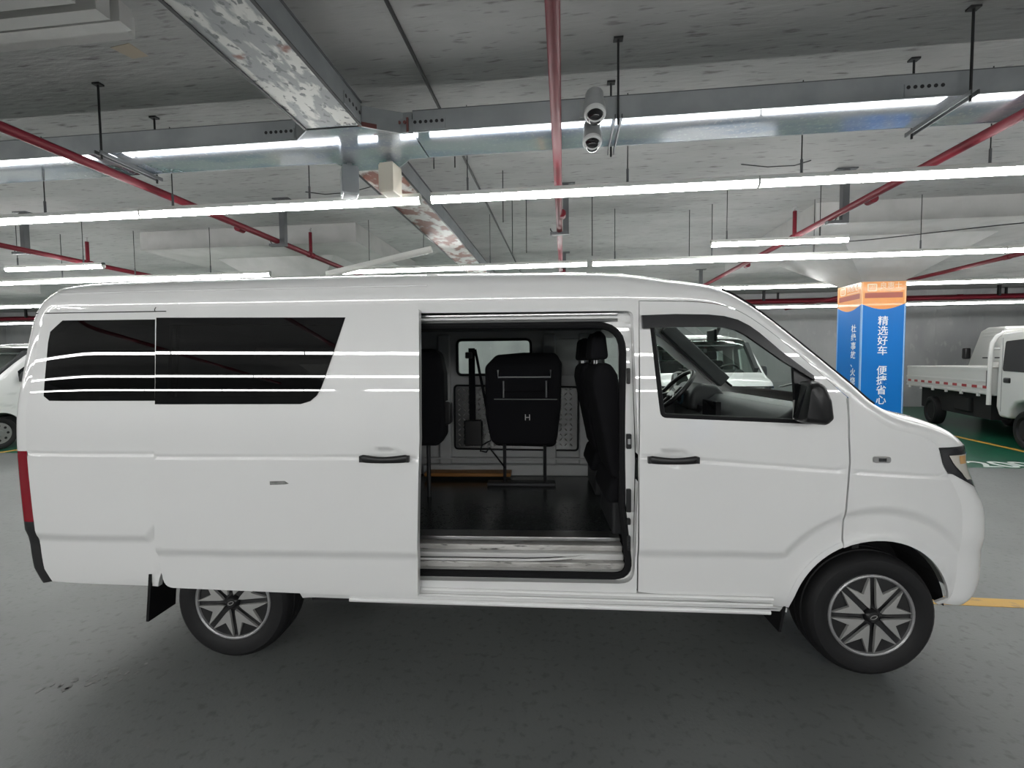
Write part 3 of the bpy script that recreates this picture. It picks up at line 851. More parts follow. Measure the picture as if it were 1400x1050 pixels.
def z_belt(x): return 1.045 if x < 1.9 else 1.045 - 0.072 * (x - 1.9)
def z_low(x): return 0.645 if x < -0.30 else 0.605
FEATS = []
def feat_lines():
    xs = [-1.0 + 0.05 * k for k in range(92)]
    L = []
    for d in (-0.018, -0.010, -0.004, 0.0, 0.004, 0.010, 0.018):
        L.append([(x, z_belt(x) + d) for x in xs])
    for d in (0.006, -0.004, -0.016, -0.028, -0.040, -0.052):
        L.append([(x, z_low(x) + d) for x in xs if x < -0.30])
        L.append([(x, z_low(x) + d) for x in xs if x >= -0.30])
    for r in (0.474, 0.486, 0.498, 0.510, 0.522, 0.532):
        L.append(ARC(WB, HUB, r, -5, 185, 40))
        L.append(ARC(0.02, HUB, r + 0.02, -5, 185, 40))
    return L
def panel(name, outer, holes, yf, m, parent, grid=0.035, flange=0.02, far=False, edge_step=0.03, hole_flange=None, rows=False):
    """a curved sheet of bodywork over a side-view outline, with returned edges"""
    outer = resample(outer, edge_step)
    holes = [resample(h, edge_step) for h in holes]
    vs, es = [], []
    loops = []
    for lp in [outer] + holes:
        k = len(vs)
        vs += lp
        es += [(k + i, k + (i + 1) % len(lp)) for i in range(len(lp))]
        loops.append(range(k, k + len(lp)))
    xs = [p[0] for p in outer]; zs = [p[1] for p in outer]
    segs = [(lp[i], lp[(i + 1) % len(lp)]) for lp in [outer] + holes for i in range(len(lp))]
    x = min(xs) + grid / 2
    while x < max(xs):
        z = min(zs) + grid / 4
        while z < max(zs):
            p = (x, z)
            if inside(p, outer) and not any(inside(p, h) for h in holes) and min(seg_dist(p, a, b) for a, b in segs if abs(a[0] - x) < 0.2) > grid * 0.35 if any(abs(a[0] - x) < 0.2 for a, b in segs) else False:
                vs.append(p)
            z += grid / 2
        x += grid
    if rows:
        def clear(p):
            if not inside(p, outer) or any(inside(p, h) for h in holes): return False
            return min((seg_dist(p, a, b) for a, b in segs if abs(a[0] - p[0]) < 0.2), default=1) > 0.007
        fpts = []
        for line in feat_lines():
            prev = None
            for p in line:
                if clear(p):
                    vs_i = len(vs) + len(fpts)
                    fpts.append(p)
                    if prev is not None: es.append((prev, vs_i))
                    prev = vs_i
                else:
                    prev = None
        # drop plain grid points that would crowd the feature lines
        n0 = loops[-1][-1] + 1
        body_pts = vs[n0:]
        def crowd(p):
            if abs(p[1] - z_belt(p[0])) < 0.026 or -0.06 < p[1] - z_low(p[0]) < 0.014: return True
            return any(0.46 < math.hypot(p[0] - cx, p[1] - HUB) < 0.56 for cx in (WB, 0.02))
        kept = [p for p in body_pts if not crowd(p)]
        shift = len(body_pts) - len(kept)
        k0 = len(vs)
        es = [(a - shift if a >= k0 else a, b - shift if b >= k0 else b) for a, b in es]
        vs = vs[:n0] + kept + fpts
    V, E, F, ov, oe, of = delaunay_2d_cdt([Vector(v) for v in vs], es, [], 0, 1e-5)
    keep = []
    for f in F:
        cx = sum(V[i].x for i in f) / 3; cz = sum(V[i].y for i in f) / 3
        if inside((cx, cz), outer) and not any(inside((cx, cz), h) for h in holes):
            keep.append(f)
    used = sorted({i for f in keep for i in f})
    idx = {i: k for k, i in enumerate(used)}
    verts, norms, faces = [], [], []
    e = 0.004
    def P(x, z, extra=0.0):
        y = yf(x, z) + extra
        return (x, VW - y if far else y, z)
    for i in used:
        x, z = V[i].x, V[i].y
        verts.append(P(x, z))
        gx = (yf(x + e, z) - yf(x - e, z)) / (2 * e)
        gz = (yf(x, z + e) - yf(x, z - e)) / (2 * e)
        n = Vector((gx, -1.0, gz)).normalized()
        if far: n.y = -n.y
        norms.append(n)
    for f in keep:
        t = [idx[i] for i in f]
        a, b, c = (Vector(verts[k]) for k in t)
        if (b - a).cross(c - a).y * (1 if far else -1) < 0:
            t.reverse()
        faces.append(tuple(t))
    # returned edges
    cnt = {}
    for f in faces:
        for i in range(3):
            a, b = f[i], f[(i + 1) % 3]
            cnt.setdefault((min(a, b), max(a, b)), []).append((a, b))
    hf = hole_flange if hole_flange is not None else flange
    sgn = -1 if far else 1
    for k, l in cnt.items():
        if len(l) == 1:
            a, b = l[0]
            va, vb = Vector(verts[a]), Vector(verts[b])
            n = (vb - va).cross(Vector((0, -sgn, 0)))
            n.normalize()
            fl = hf if any(inside(((va.x + vb.x) / 2, (va.z + vb.z) / 2), [(p[0] + q[0], p[1] + q[1]) for p in h for q in [(0, 0)]]) or min(seg_dist((va.x, va.z), h[i], h[(i + 1) % len(h)]) for i in range(len(h))) < 1e-4 for h in holes) else flange
            q = len(verts)
            verts += [tuple(va), tuple(vb), (vb.x, vb.y + sgn * fl, vb.z), (va.x, va.y + sgn * fl, va.z)]
            norms += [n, n, n, n]
            faces.append((q + 1, q, q + 3, q + 2))
    me = bpy.data.meshes.new(name)
    me.from_pydata(verts, [], faces)
    for p in me.polygons:
        p.use_smooth = True
    me.normals_split_custom_set_from_vertices([tuple(n) for n in norms])
    return link(name, me, m, parent)

# ---- stations of the over-the-top skin: side edge E(x,z), centre line C(x,z), squareness n
ST = [((-0.93, 0.385), (-1.05, 0.36), 4.5), ((-0.965, 0.45), (-1.09, 0.45), 4.5), ((-0.975, 0.70), (-1.10, 0.70), 4.5),
      ((-0.985, 1.055), (-1.105, 1.055), 4.5), ((-0.99, 1.25), (-1.10, 1.27), 4.5), ((-0.965, 1.40), (-1.08, 1.44), 4.3),
      ((-0.945, 1.55), (-1.055, 1.60), 4.0), ((-0.92, 1.68), (-1.02, 1.75), 3.8), ((-0.87, 1.745), (-0.95, 1.86), 3.6),
      ((-0.78, 1.75), (-0.84, 1.905), 3.5), ((-0.40, 1.75), (-0.45, 1.925), 3.5), ((0.80, 1.75), (0.80, 1.935), 3.5),
      ((1.70, 1.75), (1.70, 1.925), 3.5), ((2.05, 1.745), (2.10, 1.895), 3.5), ((2.28, 1.735), (2.38, 1.845), 3.5),
      ((2.42, 1.70), (2.52, 1.76), 3.5), ((2.55, 1.615), (2.66, 1.645), 3.5), ((2.70, 1.485), (2.82, 1.51), 3.5),
      ((2.85, 1.345), (2.98, 1.375), 3.5), ((2.95, 1.255), (3.10, 1.27), 3.4), ((3.06, 1.17), (3.22, 1.235), 3.2),
      ((3.18, 1.135), (3.36, 1.20), 3.0), ((3.27, 1.10), (3.48, 1.15), 3.0), ((3.298, 1.07), (3.56, 1.08), 3.0),
      ((3.318, 1.00), (3.565, 1.00), 3.0), ((3.345, 0.955), (3.58, 0.94), 3.0), ((3.395, 0.87), (3.625, 0.86), 3.0),
      ((3.43, 0.78), (3.68, 0.76), 3.0), ((3.44, 0.58), (3.70, 0.58), 3.0), ((3.44, 0.42), (3.70, 0.40), 3.0), ((3.40, 0.33), (3.64, 0.30), 3.0)]
def station(t):
    i = min(int(t), len(ST) - 2)
    f = t - i
    def cr(a, b, c, d):
        return 0.5 * (2 * b + (c - a) * f + (2 * a - 5 * b + 4 * c - d) * f * f + (3 * b - a - 3 * c + d) * f ** 3)
    s = [ST[max(0, i - 1)], ST[i], ST[i + 1], ST[min(len(ST) - 1, i + 2)]]
    def lin(k, j): return s[1][k][j] + (s[2][k][j] - s[1][k][j]) * f
    sharp = i in (0, 22, 23, 24, 25)
    E = tuple(lin(0, j) if sharp else cr(*(q[0][j] for q in s)) for j in (0, 1))
    C = tuple(lin(1, j) if i in (0,) else cr(*(q[1][j] for q in s)) for j in (0, 1))
    return E, C, s[1][2] + (s[2][2] - s[1][2]) * f
E_PTS = {}
def skin(t, s, off=0.0):
    """s in [0,2]: 0 near edge, 1 centre line, 2 far edge"""
    far = s > 1
    q = 2 - s if far else s
    th = math.pi / 2 * (q ** 1.7)
    (ex, ez), (cx, cz), n = station(t)
    yE = S(ex, ez)
    k = 2.0 / n
    o = math.sin(th) ** k if th > 0 else 0.0
    w = 1 - max(0.0, math.cos(th)) ** k
    x = ex + (cx - ex) * o
    z = ez + (cz - ez) * o
    y = yE + (YC - yE) * w
    if 8.6 < t < 13.6:    # raised roof panel
        z += 0.012 * sstep(-0.90, -0.84, x) * sstep(0.30, 0.44, o) * (1 - sstep(1.9, 2.2, x))
    return Vector((x, VW - y if far else y, z))
def skin_patch(name, t0, t1, s0, s1, m, parent, nt=None, ns=None, off=0.0, thick=0.0, smap=None):
    nt = nt or max(2, int((t1 - t0) * 6))
    ns = ns or max(3, int((s1 - s0) * 30))
    vs = []
    for i in range(nt + 1):
        t = t0 + (t1 - t0) * i / nt
        for j in range(ns + 1):
            a, b = (s0, s1) if smap is None else smap(i / nt)
            s = a + (b - a) * j / ns
            p = skin(t, s)
            if off or thick:
                e = 1e-3
                du = skin(min(t + 0.01, len(ST) - 1.001), s) - skin(max(t - 0.01, 0), s)
                dv = skin(t, min(2, s + e)) - skin(t, max(0, s - e))
                n = du.cross(dv)
                if n.length > 1e-12: n.normalize()
                if n.dot(p - Vector((1.3, YC, 0.9))) < 0: n = -n
                p = p + n * off
            vs.append(tuple(p))
    fs = [(i * (ns + 1) + j, i * (ns + 1) + j + 1, (i + 1) * (ns + 1) + j + 1, (i + 1) * (ns + 1) + j) for i in range(nt) for j in range(ns)]
    me = bpy.data.meshes.new(name)
    me.from_pydata(vs, [], fs)
    bm = bmesh.new(); bm.from_mesh(me)
    bm.normal_update()
    tot = sum((f.normal.dot(f.calc_center_median() - Vector((1.3, YC, 0.9))) * f.calc_area() for f in bm.faces))
    if tot < 0:
        bmesh.ops.reverse_faces(bm, faces=bm.faces)
    bm.to_mesh(me); bm.free()
    for p in me.polygons: p.use_smooth = True
    o = link(name, me, m, parent)
    if thick:
        sm = o.modifiers.new('solid', 'SOLIDIFY'); sm.thickness = thick; sm.offset = -1
    return o

def e_line(t0, t1, n):
    return [station(t0 + (t1 - t0) * k / n)[0] for k in range(n + 1)]

QWIN = [(-0.80, 1.694), (-0.20, 1.692), (-0.20, 1.300), (-0.855, 1.302), (-0.888, 1.325), (-0.886, 1.40), (-0.876, 1.585), (-0.866, 1.64)]
DWIN = round_poly([(2.045, 1.655), (2.30, 1.652), (2.42, 1.630), (2.52, 1.570), (2.61, 1.487), (2.745, 1.385), (2.745, 1.192), (2.088, 1.222)], [0.01, 0.05, 0.06, 0.06, 0.03, 0.01, 0.01, 0.02], 4)
OPEN = round_poly([(0.76, 1.705), (1.962, 1.700), (1.978, 1.00), (1.968, 0.430), (0.76, 0.430)], [0.02, 0.03, 0.3, 0.07, 0.02], 5)
SEAL = round_poly([(0.79, 1.648), (1.925, 1.640), (1.918, 0.80), (1.956, 0.447), (0.79, 0.449)], [0.03, 0.13, 0.25, 0.07, 0.03], 6)

def make_wheel(parent, x, y, side, cover=True):
    """side=-1: outer face towards -y"""
    s = side
    w = MB().lathe([(0.0, 0.0), (0.188, 0.0), (0.188, 0.05), (0.12, 0.10), (0.0, 0.10)], (0, 0, 0), 'y', 40)
    w.v = [(a, -s * b, c) for a, b, c in w.v]
    wo = w.build('wheel', 'cap_black' if cover else 'steel_rim', parent, smooth=True)
    wo.location = (x, y, HUB)
    prof = [(0.183, 0.02), (0.190, -0.004), (0.205, -0.014), (0.235, -0.022), (0.262, -0.020), (0.278, -0.008), (0.286, 0.010), (0.289, 0.030), (0.284, 0.034), (0.284, 0.042), (0.290, 0.046), (0.290, 0.082), (0.285, 0.086), (0.285, 0.094), (0.290, 0.098), (0.289, 0.135), (0.284, 0.160), (0.262, 0.172), (0.20, 0.165), (0.18, 0.15)]
    ty = MB().lathe(prof, (0, 0, 0), 'y', 56)
    ty.v = [(a, -s * b, c) for a, b, c in ty.v]
    ty.build('tyre', 'tyre_rubber', wo, smooth=True, angle=30)
    # tread lugs on the shoulder
    lug = MB()
    for k in range(56):
        a = 2 * math.pi * k / 56
        c, q = math.cos(a), math.sin(a)
        lug.obox((0.2725 * c, -s * 0.008, 0.2725 * q), (0.006 * c, 0, 0.006 * q), (-0.009 * q, 0, 0.009 * c), (0, 0.015, 0))
    lo = lug.build('tread_lugs', 'tyre_rubber', wo)
    lo['kind'] = 'stuff'
    if not cover:
        for k in range(8):
            a = 2 * math.pi * k / 8
            MB().lathe([(0, -s * -0.003), (0.022, -s * -0.003), (0.022, 0)], (0.13 * math.cos(a), 0, 0.13 * math.sin(a)), 'y', 10).build('rim_hole', 'underbody', wo)
        hb = MB().lathe([(0, -0.03), (0.045, -0.028), (0.06, -0.005), (0.065, 0.0)], (0, 0, 0), 'y', 20)
        hb.v = [(a, -s * b, c) for a, b, c in hb.v]
        hb.build('hub_centre', 'steel_rim', wo, smooth=True)
        return wo
    rg = MB().lathe([(0.178, 0.004), (0.180, -0.010), (0.186, -0.014), (0.192, -0.011), (0.196, -0.002), (0.196, 0.01)], (0, 0, 0), 'y', 56)
    rg.v = [(a, -s * b, c) for a, b, c in rg.v]
    rg.build('trim_ring', 'cap_ring', wo, smooth=True)
    # silver arrow petals
    pet = None
    for k in range(8):
        a0 = R(22.5 + 45 * k + (4 if x < 1 else 0))
        if pet is None:
            hi = []
            N = 10
            # outline in polar coords around the petal axis: along one spoke edge, out to a tip, notch, tip, back
            pol = [(0.040, 0.0)]
            for j in range(1, 8):
                r_ = 0.040 + (0.180 - 0.040) * j / 7
                pol.append((r_, math.atan2(max(0.001, r_ * math.sin(R(22.5)) - 0.0095 - 0.003 * (1 - j / 7)), r_)))
            half = [(r_, max(0.0, an)) for r_, an in pol]
            notch = (0.112, 0.0)
            up_ = [(r_ * math.cos(an), r_ * math.sin(an)) for r_, an in half]
            dn_ = [(r_ * math.cos(an), -r_ * math.sin(an)) for r_, an in half[1:]]
            poly = up_ + [(notch[0], 0.0)] + dn_[::-1]
            def hgt(px, pz): return -0.020 + 0.012 * min(1, math.hypot(px, pz) / 0.18)
            mb = MB()
            n = len(poly)
            top = [(p[0], hgt(*p) - 0.004, p[1]) for p in poly]
            bot = [(p[0] , hgt(*p) + 0.010, p[1]) for p in poly]
            c_ = (0.085, hgt(0.085, 0) - 0.0005, 0.0)
            mb.v = top + bot + [c_]
            mb.f = [(i, (i + 1) % n, 2 * n) for i in range(n)] + [(i, i + n, (i + 1) % n + n, (i + 1) % n) for i in range(n)]
            mb.v = [(p[0], -s * p[1] * 1.0 if s > 0 else p[1], p[2]) for p in mb.v]
            pet = mb.build('petal', 'cap_silver', wo, bevel=0.0015, seg=1)
            pet.rotation_euler = (0, -a0, 0)
        else:
            c = pet.copy(); COL.objects.link(c); c.parent = wo
            c.rotation_euler = (0, -a0, 0)
    bd = MB().lathe([(0.0, -0.024), (0.022, -0.023), (0.030, -0.016), (0.034, 0.0)], (0, 0, 0), 'y', 24)
    bd.v = [(a, -s * b, c) for a, b, c in bd.v]
    bd.build('hub_centre', 'cap_black', wo, smooth=True)
    em = MB().tube([(0.014 * math.cos(a), -s * -0.0245 if s > 0 else -0.0245, 0.008 * math.sin(a) + 0.004 * math.cos(a)) for a in [i * 2 * math.pi / 18 for i in range(18)]], 0.0016, 6, closed=True)
    em.build('hub_emblem', 'cap_silver', wo)
    return wo

def pane(name, poly, yf, m, parent, off=-0.003, far=False, thick=0.004):
    return panel(name, poly, [], (lambda x, z: yf(x, z) + off), m, parent, grid=0.06, flange=thick, far=far, edge_step=0.04)

def strip(name, pts, yf, r, m, parent, far=False, off=0.0, closed=False, n=6):
    P = [(x, (VW - yf(x, z) - off) if far else yf(x, z) + off, z) for x, z in pts]
    return MB().tube(P, r, n, closed=closed).build(name, m, parent, smooth=True)

def door_handle(parent, hx, hz, y, label=None):
    h = MB()
    N = 14
    rows = []
    for k in range(N + 1):
        t = k / N
        x = hx - 0.112 + 0.224 * t
        arch = math.sin(math.pi * t)
        c = y - 0.012 - 0.020 * arch
        hh = 0.0165 + 0.0035 * math.cos(2 * math.pi * t) * 0.5 - (0.006 if k in (0, N) else 0)
        th = 0.009 if k not in (0, N) else 0.006
        zc = hz - 0.004 * arch + 0.004
        rows.append([(x, c + th * math.cos(a) , zc + hh * math.sin(a)) for a in [i * 2 * math.pi / 10 for i in range(10)]])
    vs = [p for r in rows for p in r]
    fs = [(i * 10 + j, i * 10 + (j + 1) % 10, (i + 1) * 10 + (j + 1) % 10, (i + 1) * 10 + j) for i in range(N) for j in range(10)]
    fs += [tuple(range(10)), tuple(N * 10 + j for j in range(9, -1, -1))]
    h.add(vs, fs)
    for dx in (-0.095, 0.095):
        h.box(hx + dx - 0.018, hx + dx + 0.018, y - 0.022, y + 0.006, hz - 0.013, hz + 0.015)
    return h.build('door_handle', 'black_plastic', parent, smooth=True)

def mirror(parent, far=False):
    def Y(y): return VW - y if far else y
    prof = round_poly([(2.640, 1.20), (2.742, 1.190), (2.768, 1.215), (2.756, 1.30), (2.728, 1.365), (2.70, 1.380), (2.660, 1.375)], [0.02, 0.02, 0.02, 0.05, 0.03, 0.02, 0.03], 4)
    vs = []
    L = [(-0.012, 0.90, 0.0), (-0.025, 0.98, 0.0), (-0.06, 1.0, 0.0), (-0.10, 0.98, -0.006), (-0.13, 0.90, -0.014), (-0.142, 0.72, -0.024)]
    cx, cz = 2.705, 1.285
    n = len(prof)
    for (y, sc, dx) in L:
        vs += [(cx + (p[0] - cx) * sc + dx, Y(y), cz + (p[1] - cz) * sc) for p in prof]
    fs = [(i * n + j, i * n + (j + 1) % n, (i + 1) * n + (j + 1) % n, (i + 1) * n + j) for i in range(len(L) - 1) for j in range(n)]
    fs += [tuple(range(n)), tuple((len(L) - 1) * n + j for j in range(n))]
    o = MB().add(vs, fs).build('wing_mirror', 'black_plastic', parent, smooth=True, angle=45)
    a = MB(); a.prism(round_poly([(2.675, 1.20), (2.73, 1.195), (2.725, 1.26), (2.685, 1.26)], 0.01), 'y', Y(-0.07), Y(0.02))
    a.build('mirror_arm', 'black_plastic', o)
    g = MB(); g.add([(2.642, Y(-0.02), 1.215), (2.642, Y(-0.125), 1.225), (2.652, Y(-0.12), 1.355), (2.656, Y(-0.02), 1.365), (2.650, Y(-0.02), 1.215), (2.650, Y(-0.125), 1.225), (2.660, Y(-0.12), 1.355), (2.664, Y(-0.02), 1.365)],
                    [(0, 1, 2, 3), (7, 6, 5, 4), (0, 4, 5, 1), (1, 5, 6, 2), (2, 6, 7, 3), (3, 7, 4, 0)])
    g.build('mirror_glass', 'mirror_glass', o)
    return o

def rbox(name, x0, x1, y0, y1, z0, z1, m, parent, b=0.03, seg=3):
    return MB().box(x0, x1, y0, y1, z0, z1).build(name, m, parent, bevel=b, seg=seg)

def make_van(loc, rz, label, open_door=True, detail=True, name='minivan'):
    v = empty(name, loc, rz)
    tag(v, label, 'van', 'white vans')
    side_hole = OPEN
    # ---------------- near side body
    arch_r = ARC(0.0, HUB, 0.365, 9, 166, 20)
    low = [(2.683, 0.287), (2.0, 0.300), (0.80, 0.312), (0.365, 0.322)] + arch_r + [(-0.40, 0.376)]
    up_line = e_line(0, 12, 50)                       # rear corner up and along the drip edge
    body_outer = up_line + [(1.99, 1.747), (1.984, 1.40), (1.976, 1.0), (1.981, 0.384), (2.678, 0.312)] + low
    body = panel('body_side', body_outer, [QWIN] + ([OPEN] if open_door else []), S, 'paint_white', v, flange=0.025, hole_flange=0.055, rows=True)
    pane('quarter_window', [(x * 1.0, z) for x, z in QWIN], S, 'glass_privacy', v)
    strip('roof_seam', [(-0.955, 1.732)] + [(x, 1.731) for x in (-0.8, -0.6, -0.4, -0.27)], S, 0.0028, 'black_plastic', v)
    strip('roof_seam', [(-0.327, 1.731), (-0.328, 1.742), (-0.322, 1.752)], S, 0.0022, 'black_plastic', v)
    # ---------------- front door
    fd_outer = [(1.992, 1.744), (2.05, 1.742)] + [(x, z - 0.003) for x, z in e_line(13.6, 18.4, 20)] + [(2.890, 1.292), (2.893, 1.20), (2.893, 1.13), (2.898, 1.017), (2.893, 0.90), (2.889, 0.80), (2.888, 0.650)] + ARC(WB, HUB, 0.392, 114, 173, 12) + [(2.660, 0.318), (1.988, 0.390), (1.983, 1.0), (1.990, 1.40)]
    fd = panel('front_door', fd_outer, [DWIN], S, 'paint_white', v, flange=0.03, hole_flange=0.03, rows=True)
    if open_door:      # side window wound down: only the top edge of the pane stands above the seal
        pane('door_glass', [(2.12, 1.225), (2.64, 1.205), (2.64, 0.80), (2.12, 0.80)], lambda x, z: S_base(z) + 0.045, 'glass_clear', fd, off=0)
    else:
        pane('door_glass', DWIN, lambda x, z: S(x, z) + 0.012, 'glass_clear', fd, off=0)
    strip('window_seal', DWIN, S, 0.012, 'rubber', fd, closed=True, off=0.004)
    pane('quarter_cover', [(2.665, 1.44), (2.745, 1.382), (2.747, 1.192), (2.672, 1.196)], lambda x, z: S(x, z) - 0.002, 'black_plastic', fd, off=0, thick=0.02)
    vis_o = [(1.998, 1.677), (2.15, 1.680), (2.29, 1.676), (2.36, 1.668), (2.42, 1.651), (2.47, 1.624), (2.515, 1.590), (2.606, 1.507), (2.742, 1.398)]
    vis_i = [(2.745, 1.378), (2.61, 1.464), (2.52, 1.532), (2.455, 1.580), (2.41, 1.604), (2.36, 1.617), (2.29, 1.621), (2.15, 1.621), (2.002, 1.617)]
    def vy(x, z): return S(x, z) - 0.022 - 0.0
    panel('rain_visor', vis_o + vis_i, [], vy, 'visor_plastic', fd, grid=0.03, flange=0.022)
    door_handle(fd, 2.132, 1.022, S(2.24, 1.02))
    if detail:
        kh = MB().tube([(2.228, S(2.228, 1.02) - 0.02, 1.02), (2.228, S(2.228, 1.02) - 0.032, 1.02)], 0.006, 10).build('key_hole', 'black_gloss', fd)
        pl = MB().box(2.655, 2.668, S(2.64, 1.2) - 0.010, S(2.64, 1.2) - 0.002, 1.205, 1.29).build('sticker', 'tape_white', fd)
        MB().box(2.656, 2.667, S(2.64, 1.2) - 0.011, S(2.64, 1.2) - 0.009, 1.222, 1.235).build('sticker_mark', 'black_plastic', pl)
    mirror(v)
    # ---------------- front wing
    wing = [(2.900, 1.298)] + e_line(19, 29.9, 50) + [(3.385, 0.322), (3.362, 0.335)] + ARC(WB, HUB, 0.365, 12, 115, 18)[0:] + [(2.896, 0.640), (2.897, 0.80), (2.901, 0.90), (2.906, 1.017), (2.901, 1.13), (2.901, 1.20)]
    panel('front_wing', wing, [], S, 'paint_white', v, flange=0.014, rows=True)
    lip = [(p[0], p[1]) for p in ARC(WB, HUB, 0.378, 112, 176, 14)]
    def lipy(x, z): return S(x, z) + 0.006
    panel('arch_lip', ARC(WB, HUB, 0.365, 114, 176, 14) + ARC(WB, HUB, 0.388, 176, 114, 14), [], lipy, 'paint_white', v, flange=0.03)
    si = MB().prism(round_poly([(2.998, 1.012), (3.070, 1.012), (3.070, 1.040), (2.998, 1.040)], 0.012), 'y', S(3.03, 1.03) - 0.010, S(3.03, 1.03) + 0.004).build('side_indicator', 'badge_grey', v)
    MB().box(3.018, 3.050, S(3.03, 1.03) - 0.012, S(3.03, 1.03) - 0.009, 1.018, 1.034).build('indicator_lens', 'lamp_dark', si)
    # ---------------- far side in one sheet per panel
    fo = e_line(0, 12, 50) + e_line(12.2, 29.9, 60) + [(3.385, 0.322), (3.362, 0.335)] + ARC(WB, HUB, 0.365, 12, 168, 20) + [(2.683, 0.30), (0.365, 0.322)] + arch_r + [(-0.40, 0.376)]
    MWIN = round_poly([(0.86, 1.665), (1.50, 1.665), (1.50, 1.355), (0.86, 1.355)], 0.05)
    panel('body_side', fo, [QWIN, MWIN, DWIN], S, 'paint_white', v, far=True, grid=0.07, flange=0.025, edge_step=0.05)
    pane('quarter_window', QWIN, S, 'glass_privacy', v, far=True)
    pane('middle_window', MWIN, S, 'glass_clear', v, far=True)
    pane('door_glass', DWIN, lambda x, z: S(x, z) + 0.012, 'glass_clear', v, far=True, off=0)
    mirror(v, far=True)
    # ---------------- skin over the top
    skin_patch('tailgate', 0.0, 8.5, 0.55, 1.45, 'paint_white', v)
    skin_patch('rear_corner', 3.0, 8.5, 0.0, 0.55, 'paint_white', v, ns=22)
    skin_patch('rear_corner', 3.0, 8.5, 1.45, 2.0, 'paint_white', v, ns=22)
    skin_patch('rear_glass', 4.3, 7.0, 0.62, 1.38, 'glass_privacy', v, off=0.004)
    for a, b in ((0.0, 0.55), (1.45, 2.0)):
        skin_patch('tail_lamp', 2.0, 3.0, a, b, 'lamp_red', v, ns=22, nt=10)
        skin_patch('bumper_corner', 0.0, 2.0, a, b, 'black_plastic', v, ns=22, nt=14)
    skin_patch('rear_bumper', 0.0, 1.4, 0.55, 1.45, 'black_plastic', v, off=0.004)
    skin_patch('roof', 8.5, 14.2, 0.0, 2.0, 'paint_white', v, ns=90, nt=56)
    for mir in (False, True):
        pth = [(8.86, 0.80), (8.86, 0.65), (8.84, 0.52), (8.82, 0.44), (8.82, 0.38), (8.86, 0.335), (8.95, 0.315), (9.1, 0.305), (9.3, 0.30), (9.6, 0.30), (10.0, 0.30), (10.6, 0.30), (11.2, 0.30)]
        MB().tube([skin(t_, 2 - s_ if mir else s_) for t_, s_ in pth], 0.0055, 6).build('roof_panel_edge', 'paint_white', v, smooth=True)
    WS0, WS1 = 14.2, 19.0
    for a, b in ((0.0, 0.52), (1.48, 2.0)):
        skin_patch('windscreen_pillar', WS0, WS1, a, b, 'paint_white', v, ns=24)
    skin_patch('windscreen', WS0, WS1, 0.52, 1.48, 'glass_clear', v)
    for s_ in (0.52, 1.48):
        pts = [skin(WS0 + (WS1 - WS0) * k / 24, s_) for k in range(25)]
        MB().tube(pts, 0.008, 6).build('windscreen_seal', 'rubber', v, smooth=True)
    skin_patch('bonnet', 19.0, 23.0, 0.0, 2.0, 'paint_white', v, ns=80)
    for a, b in ((0.0, 0.62), (1.38, 2.0)):
        near_ = a == 0
        hl = skin_patch('headlamp', 23.0, 25.8, a, b, 'lamp_dark', v, ns=26, nt=14, off=0.003, smap=(lambda f, n_=near_: ((0.0 + 0.42 * max(0, (f - 0.64) / 0.36), 0.62) if n_ else (1.38, 2.0 - 0.42 * max(0, (f - 0.64) / 0.36)))))
        i0, i1 = (0.12, 0.55) if a == 0 else (1.45, 1.88)
        skin_patch('lamp_reflector', 23.45, 25.3, i0, i1, 'lamp_clear', hl, ns=12, nt=8, off=0.006, smap=(lambda f, p=i0, q=i1, n_=near_: ((p + 0.16 * f, q) if n_ else (p, q - 0.16 * f))))
        skin_patch('indicator_lens', 23.5, 24.0, *((0.26, 0.38) if a == 0 else (1.62, 1.74)), 'lamp_amber', hl, ns=8, nt=5, off=0.008)
        MB().tube([skin(23.0, (0.0 if a == 0 else 2.0) + (0.6 if a == 0 else -0.6) * k / 14) for k in range(15)], 0.004, 6).build('lamp_gasket', 'black_plastic', hl)
    skin_patch('grille_panel', 23.0, 25.0, 0.62, 1.38, 'black_gloss', v)
    for k in range(4):
        t = 23.3 + k * 0.45
        MB().tube([skin(t, 0.66 + 0.68 * j / 16) for j in range(17)], 0.006, 6).build('grille_bar', 'chrome', v, smooth=True)
    skin_patch('front_bumper', 25.0, 30.0, 0.0, 2.0, 'paint_white', v, ns=80)
    skin_patch('lower_intake', 27.2, 28.9, 0.66, 1.34, 'black_plastic', v, off=0.004)
    for a in (0.80, 1.03):
        MB().tube([skin(19.0, 1.0) + Vector((0.02, (a - 0.9) * 1.4, 0.02)), skin(18.6, 1.0) + Vector((0.0, (a - 0.9) * 1.4 - 0.35, 0.03))], 0.008, 6).build('wiper', 'black_plastic', v)
    # ---------------- underside
    MB().box(-0.60, 3.35, 0.40, VW - 0.40, 0.27, 0.40).build('chassis', 'underbody', v)
    MB().box(0.40, 2.66, 0.075, 0.20, 0.30, 0.42).build('sill_box', 'underbody', v)
    MB().box(0.40, 2.66, VW - 0.20, VW - 0.075, 0.30, 0.42).build('sill_box', 'underbody', v)
    for x in (0.0, WB):
        for ya, yb in ((0.115, 0.36), (VW - 0.36, VW - 0.115)):
            mb = MB().lathe([(0.369, ya), (0.369, yb)], (x, 0, HUB), 'y', 26, R(3), R(174))
            inner = yb if ya < 0.5 else ya
            pts = [(x + 0.369 * math.cos(R(3 + 171 * k / 26)), inner, HUB + 0.369 * math.sin(R(3 + 171 * k / 26))) for k in range(27)]
            mb.add(pts, [tuple(range(27))])
            mb.build('wheel_arch_liner', 'underbody', v, fix=False)
    MB().tube([(0, 0.2, HUB), (0, VW - 0.2, HUB)], 0.04, 10).build('rear_axle', 'underbody', v)
